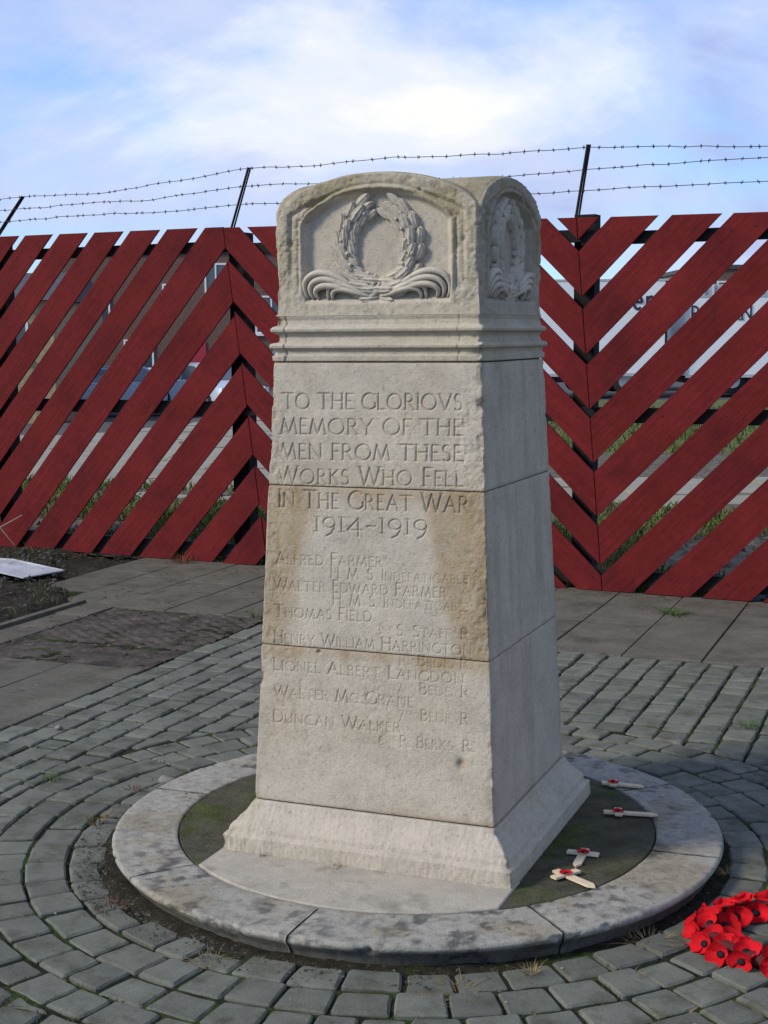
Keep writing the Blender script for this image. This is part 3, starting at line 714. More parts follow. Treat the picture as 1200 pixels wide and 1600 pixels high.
for r0, r1, tw in ((.907, 1.016, .122), (1.016, 1.136, .128), (1.136, 1.254, .124), (1.254, 1.366, .126)):
    a = rng.uniform(0, 6); end = a+2*math.pi
    while a < end-.04:
        da = tw*rng.uniform(.84, 1.18)/(.5*(r0+r1)); a1 = a+da
        if end-a1 < .05: a1 = end
        ja0, ja1 = J/r0, J/r1; q0 = r0+rng.uniform(-.004, .004); q1 = r1+rng.uniform(-.004, .004)
        if r0 < .95 and rng.random() < .5 and 2.6 < (a % 6.283) < 4.6: q0 += rng.uniform(.0, .035)
        P4 = [(q0+J, a+ja0), (q0+J, a1-ja0), (q1-J, a1-ja1), (q1-J, a+ja1)]
        setts.append([np.array((r*math.cos(t), r*math.sin(t))) for r, t in P4]); a = a1
def sett_geo(p, zt, rs):
    """rounded, slightly worn block with chamfered arrises"""
    if area(p) < 0: p = p[::-1]
    s = sum((p[(i+1) % len(p)][0]-p[i][0])*(p[(i+1) % len(p)][1]+p[i][1]) for i in range(len(p)))
    if s > 0: p = p[::-1]
    c = np.mean(p, 0); ring = []
    n = len(p)
    for i in range(n):
        a, b2, d = p[i-1], p[i], p[(i+1) % n]; cr = rs.uniform(.006, .016)
        e0 = (a-b2); e1 = (d-b2); l0 = np.linalg.norm(e0); l1 = np.linalg.norm(e1)
        ring.append(b2+e0/l0*min(cr, l0*.3)); ring.append(b2+e0/l0*min(cr, l0*.3)*.22+e1/l1*min(cr, l1*.3)*.22); ring.append(b2+e1/l1*min(cr, l1*.3))
        ring.append(b2+e1*.5+np.array((rs.uniform(-.002, .002), rs.uniform(-.002, .002))))
    m = len(ring); tx, ty = rs.uniform(-.020, .020), rs.uniform(-.020, .020); zt += rs.uniform(-.0045, .0035)
    def zz(q, dz): return zt+dz+(q[0]-c[0])*tx+(q[1]-c[1])*ty
    ch = rs.uniform(.0045, .0085)
    inn = [q+(c-q)/np.linalg.norm(c-q)*ch for q in ring]
    V = [(q[0], q[1], zt-.045) for q in ring]+[(q[0], q[1], zz(q, -ch*.75)) for q in ring]+[(q[0], q[1], zz(q, 0)) for q in inn]+[(c[0], c[1], zz(c, .0012))]
    F = [(i, (i+1) % m, m+(i+1) % m, m+i) for i in range(m)]+[(m+i, m+(i+1) % m, 2*m+(i+1) % m, 2*m+i) for i in range(m)]
    F += [(2*m+i, 2*m+(i+1) % m, 3*m) for i in range(m)]
    return V, F
def view_key(c):
    d = np.array((c[0], c[1], G0))-CAM; w = d@_fw
    if w < .3: return None
    px, py = 600+FPX*(d@_r2)/w, 800-FPX*(d@_u2)/w
    return w if (-20 < px < 1220 and -20 < py < 1620) else None
def hidden(c):                               # standing under the memorial's base or behind the shaft
    if np.linalg.norm(c) < .9: return True
    d = np.array((c[0], c[1], G0))-CAM; w = d@_fw; px, py = 600+FPX*(d@_r2)/w, 800-FPX*(d@_u2)/w
    return 425 < px < 850 and py < 1200
keyed = [(view_key(np.mean(p, 0)), i) for i, p in enumerate(setts)]
near = [i for k, i in sorted((k, i) for k, i in keyed if k is not None and not hidden(np.mean(setts[i], 0)))][:300]
nearset = set(near); rest = MB(); rs = random.Random(21)
for i, p in enumerate(setts):
    V, F = sett_geo(p, G0, rs)
    if i in nearset:
        c = np.mean(p, 0); o = obj('sett', mesh_np('sett', np.array(V)-np.array((c[0], c[1], 0)), F, None, False), mSett, pave); o.location = (c[0], c[1], 0)
    else: rest.add(V, F)
tag(rest.build('sett_field', mSett, pave), kind='stuff')

# flags between the setts and the fence, and at the left
FP = -.0732                                  # fence bearing
fn = np.array((-math.sin(FP), math.cos(FP))); ft = np.array((math.cos(FP), math.sin(FP))); FD = 4.1937
def flag(x0, y0, x1, y1, mat=mSlab, dz=0.0):
    p = [np.array(q) for q in ((x0+.003, y0+.003), (x1-.003, y0+.003), (x1-.003, y1-.003), (x0+.003, y1-.003))]
    p = clip(p, -fn, -(FD+.05))
    if len(p) < 3 or area(p) < .01: return
    c = np.mean(p, 0); n = len(p); tx, ty = rng.uniform(-.004, .004), rng.uniform(-.004, .004); z = G0+.001+dz+rng.uniform(-.002, .002)
    inn = [q+(c-q)/np.linalg.norm(c-q)*.006 for q in p]
    V = [(q[0]-c[0], q[1]-c[1], z-.04) for q in p]+[(q[0]-c[0], q[1]-c[1], z-.003+(q-c)@np.array((tx, ty))) for q in p]+[(q[0]-c[0], q[1]-c[1], z+(q-c)@np.array((tx, ty))) for q in inn]
    F = [(i, (i+1) % n, n+(i+1) % n, n+i) for i in range(n)]+[(n+i, n+(i+1) % n, 2*n+(i+1) % n, 2*n+i) for i in range(n)]+[tuple(range(2*n, 3*n))]
    o = obj('flagstone', mesh_np('flagstone', np.array(V), F, None, False), mat, pave); o.location = (c[0], c[1], 0)
xj = [.404+.3685*k for k in range(-8, 9)]
for a, b2 in zip(xj[:-1], xj[1:]):
    y0 = 2.618 if a > -2.0 else 2.86
    flag(a, y0, b2, 3.36); flag(a, 3.36, b2, 4.6)
for k in range(1, 4):                        # flags running on to the left, beside the soil bed
    x1 = xj[0]-.3685*(k-1); x0 = x1-.3685
    flag(x0, (2.86, 2.95, 3.25)[k-1], x1, 3.62+.1*k); flag(x0, 3.62+.1*k, x1, 4.7)
for i_ in range(3):                          # left of the edging course
    x0, x1 = -1.903-.41*(i_+1), -1.903-.41*i_
    for q, (ya, yb) in enumerate(((-1.0, -.6), (-.6, -.2), (-.2, .21), (.21, .62), (.62, 1.02), (1.02, 1.41), (1.41, 1.60))): flag(x0, ya, x1, yb)
for q in range(4): flag(-3.085, 1.60+.33*q, -2.86, 1.93+.33*q)
def patch():
    nx_, ny_ = 120, 120; X, Y = np.meshgrid(np.linspace(-2.855, -1.915, nx_), np.linspace(1.605, 2.845, ny_)); P = np.stack([X.ravel(), Y.ravel(), 0*X.ravel()], 1)
    rib = np.sin((P[:, 0]*.75+P[:, 1])*2*math.pi/.075+1.5*fbm(P, 3, 2, 5)); trough = np.exp(-((P[:, 1]-2.03)/.02)**2)
    P[:, 2] = G0-.004+.0022*rib*sstep(-.3, .3, fbm(P, 2.2, 2, 612))+.008*fbm(P, 20, 3, 611)-.010*trough+.006*fbm(P, 4, 2, 613)
    k = np.arange(ny_-1)[:, None]*nx_; j = np.arange(nx_-1)[None, :]
    return mesh_np('brown_patch', P, np.stack([k+j, k+j+1, k+nx_+j+1, k+nx_+j], -1).reshape(-1, 4))
o = obj('brown_patch', patch(), mPatch); tag(o, kind='structure')
# dirt collar round the kerb
def collar():
    na = 300; rr = np.linspace(.84, 1.06, 26); A, R = np.meshgrid(np.linspace(0, 2*math.pi, na), rr, indexing='ij')
    P = np.stack([(R*np.cos(A)).ravel(), (R*np.sin(A)).ravel(), 0*R.ravel()], 1); r = R.ravel(); a = A.ravel()
    dirty = .10+.80*np.exp(-((((a-math.radians(232)+math.pi) % (2*math.pi))-math.pi)/.50)**2)+.35*np.exp(-((((a-math.radians(185)+math.pi) % (2*math.pi))-math.pi)/.4)**2)
    n = fbm(P, 16, 3, 621); n2 = fbm(P, 60, 3, 623)
    edge = .893+.030*dirty+.03*n
    P[:, 2] = G0-.012+.018*sstep(edge+.03, edge-.02, r)*np.clip(dirty+.2, 0, 1)+.006*n2-.012*sstep(edge, edge+.06, r)+.006*n
    m = len(rr); k = np.arange(na-1)[:, None]*m; j = np.arange(m-1)[None, :]
    return mesh_np('soil_collar', P, np.stack([k+j, k+j+1, k+m+j+1, k+m+j], -1).reshape(-1, 4)[:, ::-1])
tag(obj('soil_collar', collar(), simple('gritty_soil', (0.036, 0.032, 0.022), 0.95, spec=0.05, var=0.45, vscale=26, bump=0.01, bscale=120, c2=(0.13, 0.115, 0.09), c2scale=70, c2lo=0.58, c2hi=0.66)), kind='structure')
# soil bed at the far left
def soilbed():
    nx_, ny_ = 130, 130; X, Y = np.meshgrid(np.linspace(-7.5, -3.095, nx_), np.linspace(.2, 4.66, ny_)); P = np.stack([X.ravel(), Y.ravel(), 0*X.ravel()], 1)
    bound = np.interp(P[:, 1], [0, 2.9, 3.2, 4.2, 4.7], [-3.09, -3.11, -3.40, -4.1, -4.25])
    P[:, 2] = G0-.03+.045*sstep(0, -.12, P[:, 0]-bound+.08*fbm(P, 5, 2, 71))+.025*fbm(P, 7, 4, 631)+.018*fbm(P, 40, 2, 633)
    k = np.arange(ny_-1)[:, None]*nx_; j = np.arange(nx_-1)[None, :]
    return mesh_np('soil_bed', P, np.stack([k+j, k+j+1, k+nx_+j+1, k+nx_+j], -1).reshape(-1, 4))
tag(obj('soil_bed', soilbed(), mSoil), kind='structure')
b = MB(); b.box((-3.130, .3, -.02), (-3.086, 2.92, G0+.018)); tag(b.build('bed_edging', mSlab), kind='structure')

# ------------------------------------------------------------------ the fence
fence = tag(empty('fence', (ft[0]*-.9+fn[0]*FD, ft[1]*-.9+fn[1]*FD, 0)), 'tall dark red fence of slanting boards meeting in chevrons, behind the memorial', 'fence')
FORG = np.array(fence.location)
def fpt(u, off, z): return np.array((ft[0]*u+fn[0]*(FD+off), ft[1]*u+fn[1]*(FD+off), z))-FORG
def ztop(u): return 2.212-.0130*(u+4.9) if u > -4.9 else 2.212
def sL(z): return -3.285-.132*(z-2.2)
def sR(z): return -.912-.082*(z-2.036)
ZBOT = G0+.004
def line_hp(p, q, keep):                     # half plane through p,q keeping point keep
    p, q, keep = map(np.array, (p, q, keep)); n = np.array((-(q-p)[1], (q-p)[0])); n = n/np.linalg.norm(n)
    if (keep-p)@n < 0: n = -n
    return n, p@n
def board(section, up, lo):
    """section: convex polygon; up, lo: the board's two edge lines (pairs of points)"""
    mid = (np.array(up[0])+np.array(up[1])+np.array(lo[0])+np.array(lo[1]))/4
    poly = [np.array(q, float) for q in section]
    for ln in (up, lo):
        n, d = line_hp(ln[0], ln[1], mid); poly = clip(poly, n, d)
        if len(poly) < 3: return
    if area(poly) < .004: return
    for ln in (up, lo):                      # the saw's kerf: edges sit a little inside the setting-out lines
        n, d = line_hp(ln[0], ln[1], mid); poly = clip(poly, n, d+.0015)
    s = sum((poly[(i+1) % len(poly)][0]-poly[i][0])*(poly[(i+1) % len(poly)][1]+poly[i][1]) for i in range(len(poly)))
    if s > 0: poly = poly[::-1]
    c = np.mean(poly, 0); off = rng.uniform(-.002, .002); m = MB()
    inn = [q+(c-q)/np.linalg.norm(c-q)*.003 for q in poly]; n = len(poly)
    V = [fpt(a, off, z) for a, z in inn]+[fpt(a, off+.003, z) for a, z in poly]+[fpt(a, off+.014, z) for a, z in poly]
    F = [tuple(range(n)), tuple(range(2*n, 3*n))[::-1]]
    for k in (0, n): F += [(k+(i+1) % n, k+i, k+n+i, k+n+(i+1) % n) for i in range(n)]
    m.add(V, F); o = m.build('board', mRed, fence)
    dr = np.array(lo[1], float)-np.array(lo[0], float); dr /= np.linalg.norm(dr); ac = np.array((-dr[1], dr[0])); P2 = np.array(list(inn)+list(poly)+list(poly)); r0 = rng.uniform(0, 50)
    uvl = o.data.uv_layers.new(name='grain')
    for lp in o.data.loops: q = P2[lp.vertex_index]; uvl.data[lp.index].uv = (q@dr+r0, q@ac)
    heads = MB(); up_, lo_ = [np.array(q, float) for q in up], [np.array(q, float) for q in lo]
    for zr in (2.07, 1.043, .105):
        def at_z(L_, z): t = (z-L_[0][1])/(L_[1][1]-L_[0][1]); return L_[0][0]+t*(L_[1][0]-L_[0][0])
        ua, ub = at_z(up_, zr), at_z(lo_, zr)
        for t in (.25, .75):
            q = np.array((ua+(ub-ua)*t+rng.uniform(-.006, .006), zr+rng.uniform(-.012, .012)))
            if all(((q-poly[i])@np.array((-(poly[(i+1) % n]-poly[i])[1], (poly[(i+1) % n]-poly[i])[0])))/np.linalg.norm(poly[(i+1) % n]-poly[i]) > .015 for i in range(n)):
                heads.tube([fpt(q[0], off+.002, q[1]), fpt(q[0], off-.0025, q[1])], [.0062, .0045], 8, up=(0, 0, 1))
    if heads.v: tag(heads.build('screw_heads', mIron, o), kind='stuff')
UL, UR = -6.9, 2.9
secL = [(UL, ZBOT), (sL(ZBOT)-.0015, ZBOT), (sL(2.203)-.0015, 2.203), (UL, 2.214)]
secM = [(sL(ZBOT)+.0015, ZBOT), (sR(ZBOT)-.0015, ZBOT), (sR(2.163)-.0015, 2.163), (sL(2.199)+.0015, 2.199)]
secR = [(sR(ZBOT)+.0015, ZBOT), (UR, ZBOT), (UR, 2.115), (sR(2.161)+.0015, 2.161)]
# left of the first seam: each board from its measured edges (seam or top, and foot)
lowZ = {0: .105, 1: .431, 2: .75, 3: 1.06, 4: 1.395, 5: 1.724, 6: 2.075}
upZ = {0: .36, 1: .674, 2: .992, 3: 1.327, 4: 1.642, 5: 1.985}
for j in range(0, 19):
    B = -3.114-.331*j; A = -3.367-.335*j
    lo = ((B, 0), (sL(lowZ[j]), lowZ[j])) if j in lowZ else ((B, 0), (-3.476-.294*(j-7), 2.21))
    up = ((A, 0), (sL(upZ[j]), upZ[j])) if j in upZ else ((A, 0), (-3.417-.294*(j-6), 2.21))
    board(secL, up, lo)
# between the seams, boards fall to the right; beyond the second seam they rise to the right
mM, mR = -.983, 1.0
vt = [1.974, 1.648, 1.330, 1.023, .714, .403, .113]; vb = [2.036, 1.716, 1.3865, 1.075, .767, .456, .173]
def notch(L, k): return L[k] if 0 <= k < 7 else (L[0]+.312*-k if k < 0 else L[6]-.312*(k-6))
for k in range(-12, 20):
    zt_, zb_ = notch(vt, k), notch(vb, k+1); ua, ub = sR(zt_), sR(zb_)
    board(secM, ((ua, zt_), (ua-1, zt_-mM)), ((ub, zb_), (ub-1, zb_-mM)))
    board(secR, ((ua, zt_), (ua+1, zt_+mR)), ((ub, zb_), (ub+1, zb_+mR)))
for (za, zb_) in ((2.035, 2.105), (1.000, 1.086), (.062, .148)):
    for (u0, u1) in ((UL, -5.2), (-5.2, -3.16), (-3.157, -.905), (-.902, 1.20), (1.203, UR)):
        da = -.009*(u0+u1+5.8)/2 if za > 1.5 else 0
        m = MB(); V = [fpt(a, o_, z+da) for o_ in (.030, .082) for a, z in ((u0, za), (u1, za), (u1, zb_), (u0, zb_))]
        m.add(V, [(0, 1, 2, 3), (7, 6, 5, 4), (0, 4, 5, 1), (1, 5, 6, 2), (2, 6, 7, 3), (3, 7, 4, 0)]); m.build('rail', mRail, fence)
POSTS = [(-5.22, 2.19), (-3.235, 2.17), (-.900, 2.185), (1.20, 2.12)]
for u0, zt_ in POSTS:
    m = MB(); V = [fpt(u0+a, o_, z) for z in (-.05, zt_) for a, o_ in ((-.062, .084), (.062, .084), (.062, .185), (-.062, .185))]
    m.add(V, [(0, 3, 2, 1), (4, 5, 6, 7), (0, 1, 5, 4), (1, 2, 6, 5), (2, 3, 7, 6), (3, 0, 4, 7)]); m.build('fence_post', mRail, fence)
def arm(u0, z0, u1, z1, off0, off1):
    m = MB(); a, b2 = fpt(u0, off0, z0), fpt(u1, off1, z1)
    m.tube([a, a*.5+b2*.5, b2], .0085, 4, up=(0, 1, .2)); m.tube([a+np.array((.014, .010, 0)), b2+np.array((.012, .008, 0))], .006, 4, up=(0, 1, .2)); m.build('wire_arm', mIron, fence)
arm(-5.34, 2.10, -4.985, 2.485, .10, .10); arm(-3.315, 2.12, -3.148, 2.578, .10, .10); arm(-.967, 2.12, -.892, 2.578, .10, .10); arm(1.15, 2.05, 1.27, 2.54, .1, .1)
WIRES = {
 'topmost strand of barbed wire running between the iron arms above the fence': [(-7, 2.48), (-5.183, 2.472), (-4.989, 2.481), (-4.799, 2.48), (-4.514, 2.475), (-4.336, 2.475), (-4.193, 2.48), (-3.881, 2.51), (-3.578, 2.531), (-3.173, 2.572), (-2.904, 2.567), (-2.61, 2.561), (-2.359, 2.574), (-2.098, 2.578), (-1.76, 2.565), (-1.352, 2.559), (-.893, 2.563), (-.404, 2.535), (.122, 2.506), (1.25, 2.51), (2.9, 2.5)],
 'middle strand of barbed wire, second above the fence boards': [(-7, 2.41), (-5.187, 2.402), (-4.959, 2.396), (-4.78, 2.401), (-4.598, 2.414), (-4.355, 2.416), (-4.091, 2.416), (-3.977, 2.403), (-3.782, 2.422), (-3.581, 2.437), (-3.199, 2.463), (-2.767, 2.456), (-2.1, 2.44), (-1.432, 2.42), (-1.154, 2.427), (-.915, 2.439), (-.585, 2.441), (-.224, 2.448), (.123, 2.441), (1.22, 2.43), (2.9, 2.42)],
 'lowest strand of barbed wire, just above the tops of the fence boards': [(-7, 2.31), (-5.191, 2.314), (-4.907, 2.32), (-4.684, 2.332), (-4.358, 2.335), (-4.016, 2.329), (-3.584, 2.331), (-3.24, 2.348), (-2.861, 2.342), (-2.0, 2.325), (-1.272, 2.316), (-.948, 2.319), (-.657, 2.325), (-.293, 2.321), (.126, 2.316), (1.2, 2.31), (2.9, 2.30)]}
for q, (lab, pts) in enumerate(WIRES.items()):
    root = tag(empty('barbed_wire', tuple(fpt(-.9, .1, 2.3)+FORG)), lab, 'barbed wire', 'strands of barbed wire over the fence'); O = np.array(root.location)
    U = np.arange(-6.9, 2.9, .045); Zi = np.interp(U, [p[0] for p in pts], [p[1] for p in pts])
    Zi = np.convolve(np.pad(Zi, 2, mode='edge'), np.ones(5)/5, 'valid')+.004*vnoise(np.stack([U*9, U*0+q, U*0], 1), 1, 5)
    W3 = [fpt(u_, .1+.006*math.sin(u_*7+q), z_)+FORG-O for u_, z_ in zip(U, Zi)]
    m = MB(); m.tube(W3, .0021, 4, up=(0, 1, .1)); m.build('wire_strand', mWire, root)
    m = MB(); r = random.Random(q+50); u_ = -6.85
    while u_ < 2.8:
        i = int((u_+6.9)/.045); c = W3[min(i, len(W3)-1)]
        for k in range(2):
            d = np.array((r.uniform(-.5, .5), r.uniform(-.6, .6), r.choice((-1, 1))*r.uniform(.4, 1))); d = d/np.linalg.norm(d)*.0125
            m.tube([c-d, c+d], .0018, 3)
        m.tube([c-np.array((.007, 0, 0)), c+np.array((.007, 0, 0))], .0042, 5)
        u_ += .084+r.uniform(-.012, .012)
    tag(m.build('barbs', mWire, root), kind='stuff')

# ------------------------------------------------------------------ remembrance crosses and poppy wreath
def poppy_mesh(sc, n, cup, seed):
    """n broad overlapping fan-shaped petals forming a shallow round cup"""
    r = random.Random(seed); m = MB(); nu, nv = 7, 13; half = math.radians(112 if n == 2 else 66)
    for k in range(n):
        a0 = 2*math.pi*k/n+r.uniform(-.12, .12); ph = r.uniform(0, 6); c_ = cup*r.uniform(.85, 1.2); V = []
        for i in range(nu):
            u = i/(nu-1)
            for j in range(nv):
                v = -1+2*j/(nv-1); a = a0+v*half*(.55+.45*u**.5)
                rad = sc*u*(1-.22*abs(v)**3)*(1+.04*math.sin(v*9+ph)); z = sc*(c_*u**2.0+.07*math.sin(v*6+ph)*u*u+.06*(k % 2)*u+.05*v*u)
                rad *= 1-.25*c_*u*u; V.append((rad*math.cos(a), rad*math.sin(a), z))
        m.add(V, [(i*nv+j, i*nv+j+1, (i+1)*nv+j+1, (i+1)*nv+j) for i in range(nu-1) for j in range(nv-1)])
    me = mesh_np('poppy', np.array(m.v), m.f); me.materials.append(mPoppy); return me
def button_mesh(sc):
    m = MB(); m.tube([(0, 0, .02*sc), (0, 0, .14*sc), (0, 0, .20*sc)], [.30*sc, .30*sc, .16*sc], 12, up=(0, 1, 0)); me = mesh_np('flower_centre', np.array(m.v), m.f); me.materials.append(mBlack); return me
SMALL = poppy_mesh(.0185, 2, .15, 3); SBUT = button_mesh(.0185)
def cross(x, y, ang, Ln, bar, label, z=.0790, tilt=0.0, roll=0.0):
    root = tag(empty('remembrance_cross', (x, y, z), ang), label, 'cross', 'wooden remembrance crosses laid on the base'); root.rotation_euler = (roll, tilt, ang)
    h, t = .0112, .0060                      # runs along +x from head to pointed foot
    m = MB(); m.prism([(0, -h), (Ln-.018, -h), (Ln, 0), (Ln-.018, h), (0, h)], 0, t, lambda a, b_, d: (a, b_, d)); m.build('upright', mWood, root)
    xb = Ln*.27; m = MB(); m.box((xb-h, -bar/2, t*.35), (xb+h, bar/2, t*1.35)); m.build('crossbar', mWood, root)
    p = obj('poppy', SMALL, None, root); p.location = (xb, 0, t*1.3); p.rotation_euler = (0, 0, .6)
    o = obj('flower_centre', SBUT, None, p); return root
cross(.440, .507, math.radians(12), .134, .058, 'small wooden poppy cross at the rear corner of the plinth', z=.0835, tilt=.06)
cross(.510, .235, math.radians(14.6), .160, .062, 'small wooden poppy cross whose point reaches over the kerb joint line', z=.0825, tilt=.03)
cross(.531, -.072, math.radians(-87), .140, .088, 'small wooden poppy cross pointing to the front, almost touching another cross', z=.0745)
cross(.496, -.263, math.radians(-33.7), .155, .088, 'small wooden poppy cross beside the front slab corner, its point on the kerb', z=.0765, tilt=-.02)

BIG = [poppy_mesh(.042, 2, .42, 11), poppy_mesh(.041, 2, .55, 12), poppy_mesh(.043, 4, .48, 13)]; BBUT = button_mesh(.038)
pw = tag(empty('poppy_wreath', (1.095, -.372, G0)), 'red poppy wreath lying on the setts against the kerb', 'wreath'); pw.scale = (1, 1, .80)
b = MB(); b.tube([(.165*math.cos(t), .165*math.sin(t), .020) for t in np.linspace(0, 2*math.pi, 41)], .028, 8, flat=.8); b.build('wreath_ring', simple('wreath_backing', (0.10, 0.012, 0.014), 0.8), pw, True)
r = random.Random(4)
for row, (n, rad, zz, tl) in enumerate(((20, .202, .020, 1.05), (18, .170, .032, .40), (12, .136, .024, -.75))):
    for k in range(n):
        a = 2*math.pi*(k+.5*row+r.uniform(-.15, .15))/n
        p = obj('poppy', r.choice(BIG), None, pw); p.location = (rad*math.cos(a), rad*math.sin(a), zz+r.uniform(-.006, .006))
        d = Vector((math.cos(a)*math.sin(tl), math.sin(a)*math.sin(tl), math.cos(tl)))+Vector((r.uniform(-.22, .22), r.uniform(-.22, .22)-.30, r.uniform(-.1, .1)))
        p.rotation_mode = 'QUATERNION'; p.rotation_quaternion = d.to_track_quat('Z', 'Y') @ Matrix.Rotation(r.uniform(0, 6.28), 3, 'Z').to_quaternion()
        s_ = r.uniform(.88, 1.08); s_ *= .92; p.scale = (s_, s_, s_); obj('flower_centre', BBUT, None, p)

# ------------------------------------------------------------------ weeds, litter, pebbles
def tuft_mesh(name, n, h, spread, lean, seed, width=.0022):
    r = random.Random(seed); V = []; F = []
    for k in range(n):
        a = r.uniform(0, 6.28); rr = spread*math.sqrt(r.random())*.35; x0, y0 = rr*math.cos(a), rr*math.sin(a)
        hh = h*r.uniform(.45, 1.1); out = lean*hh*r.uniform(.4, 1.3); d = a+r.uniform(-.6, .6); w = width*r.uniform(.7, 1.3); px, py = -math.sin(d)*w, math.cos(d)*w
        b0 = len(V); droop = r.uniform(.2, .9)
        for q, t in enumerate((0, .35, .7, 1)):
            cx, cy, cz = x0+math.cos(d)*out*t**1.5, y0+math.sin(d)*out*t**1.5, hh*(t-droop*.45*t*t*lean)
            ww = 1-t*.92; V += [(cx-px*ww, cy-py*ww, cz), (cx+px*ww, cy+py*ww, cz)]
        for q in range(3): F.append((b0+2*q, b0+2*q+1, b0+2*q+3, b0+2*q+2))
    return mesh_np(name, np.array(V), F, None, False)
def tuft(name, x, y, n, h, spread, lean, seed, mat, label, cat, z=G0-.008, width=.0016):
    o = obj(name, tuft_mesh(name, n, h, spread, lean, seed, width), mat); o.location = (x, y, z); tag(o, label, cat)
tuft('dry_grass_tuft', -.970, -.224, 34, .060, .06, 1.0, 1, mDry, 'straw coloured grass tuft with upright blades in the setts left of the kerb', 'grass tuft')
tuft('withered_weed', -.560, -.778, 60, .030, .10, 1.6, 2, mRust, 'low dark reddish withered weed in the dirt collar at the front left of the kerb', 'weed')
tuft('withered_weed', -1.030, .085, 46, .032, .10, 1.6, 3, mRust, 'flat reddish brown weed beside a bare stalk left of the base', 'weed')
tuft('dry_grass_tuft', -.175, -.960, 44, .022, .11, 2.0, 4, mDry, 'flattened straw tuft on the setts in front of the kerb', 'grass tuft')
tuft('withered_weed', -.672, -.200, 40, .018, .04, 1.4, 5, mRust, 'small rusty weed in the joint between mossy slab and kerb', 'weed', .066)
tuft('withered_weed', -.735, -.035, 46, .014, .07, 2.2, 6, mRust, 'dark flat weed growing over the inner edge of the kerb top', 'weed', .070)
tuft('dry_grass_tuft', -.292, -.442, 14, .024, .02, .9, 7, mRust, 'tiny dark weed at the foot of the plinth front', 'weed', .072, .0014)
tuft('dry_grass_tuft', -.065, -.447, 16, .030, .03, 1.5, 8, mDry, 'tiny straw wisp at the foot of the plinth front', 'grass tuft', .072, .0014)
tuft('withered_weed', .055, -.442, 10, .010, .03, 1.5, 9, mRust, 'dark speck of moss at the foot of the plinth front', 'weed', .072, .0016)
tuft('dry_grass_tuft', .572, -.760, 34, .036, .05, 1.2, 10, mDry, 'straw grass tuft rising between setts below the front right kerb joint', 'grass tuft')
tuft('dry_grass_tuft', .440, -.900, 44, .022, .13, 2.2, 11, mDry, 'flat dry tuft in a sett joint in front of the kerb', 'grass tuft')
tuft('dry_grass_tuft', .400, -1.000, 60, .026, .10, 1.8, 12, mDry, 'bushy dry tuft in the sett joint furthest forward', 'grass tuft')
tuft('dry_grass_tuft', .793, -.701, 44, .028, .06, 1.5, 13, mDry, 'dry tuft among the setts between kerb and poppy wreath, further from the wreath', 'grass tuft')
tuft('dry_grass_tuft', .790, -.476, 80, .034, .14, 1.8, 14, mDry, 'tangled dry tuft beside the poppy wreath', 'grass tuft')
tuft('dry_grass_tuft', .915, .042, 50, .024, .10, 1.9, 15, mDry, 'dry tuft in the setts behind the poppy wreath', 'grass tuft')
tuft('dry_grass_tuft', .933, -.840, 40, .024, .10, 2.0, 16, mDry, 'thin dry tuft in the setts in front of the poppy wreath', 'grass tuft')
tuft('green_weed', .086, 3.693, 70, .050, .14, 2.2, 17, mGreen, 'flat green weed growing on the flagstones near the fence', 'weed', G0-.002, .005)
tuft('green_grass_tuft', .756, 1.566, 70, .055, .09, 1.2, 18, mGreen, 'bright green grass tuft among the setts right of the memorial', 'grass tuft')
tuft('green_grass_tuft', -1.354, .093, 50, .040, .08, 1.1, 19, mGreen, 'green grass tuft at the edge of the ring of setts', 'grass tuft')
tuft('green_grass_tuft', -1.287, .234, 30, .024, .08, 1.5, 20, mGreen, 'tiny green tuft next to the larger tuft left of the base', 'grass tuft')
tuft('green_grass_tuft', -1.983, 2.858, 40, .085, .08, .9, 21, mGreen, 'tall green tuft at the corner of the brown patch', 'grass tuft')
tuft('withered_weed', -3.30, 4.36, 120, .110, .22, 1.0, 22, simple('orange_weed', (0.20, 0.065, 0.028), 0.9, var=0.4, vscale=40), 'feathery orange brown weed at the foot of the fence', 'weed', G0-.005)
tuft('withered_weed', .42, 1.30, 60, .014, .22, 2.6, 23, simple('orange_moss', (0.19, 0.085, 0.025), 0.9, var=0.4, vscale=40), 'orange brown dead growth in the sett joints behind the base', 'weed')
tuft('withered_weed', .60, .43, 50, .010, .12, 2.4, 24, mRust, 'rusty dead stalks on the base beside the crosses', 'weed', .072)
# mossy growth and crumbs in the joints: uncountable
def joint_moss():
    r = random.Random(31); V = []; F = []
    for k in range(5200):
        i = r.randrange(len(setts)); p = setts[i]; c = np.mean(p, 0); kk = view_key(c)
        if kk is None or kk > 6.5: continue
        if r.random() > (.9 if c[0] < -.2 else .5): continue
        e = r.randrange(len(p)); t = r.random(); q = p[e]*(1-t)+p[(e+1) % len(p)]*t; q = c+(q-c)*(1+.006/np.linalg.norm(q-c))
        if vnoise(np.array([[q[0], q[1], 0.]]), 3.0, 9)[0] < -.05: continue
        for s_ in range(5):
            x_, y_ = q[0]+r.gauss(0, .006), q[1]+r.gauss(0, .006); h = r.uniform(.004, .012); a = r.uniform(0, 6.28); w = r.uniform(.0015, .003); b0 = len(V)
            V += [(x_-w*math.cos(a), y_-w*math.sin(a), G0-.010), (x_+w*math.cos(a), y_+w*math.sin(a), G0-.010), (x_+r.gauss(0, .004), y_+r.gauss(0, .004), G0-.008+h)]; F.append((b0, b0+1, b0+2))
    return mesh_np('joint_moss', np.array(V), np.array(F), None, False)
tag(obj('joint_moss', joint_moss(), simple('moss', (0.060, 0.085, 0.020), 0.95, var=0.4, vscale=30)), 'green moss growing in the joints between the setts', 'moss', kind='stuff')
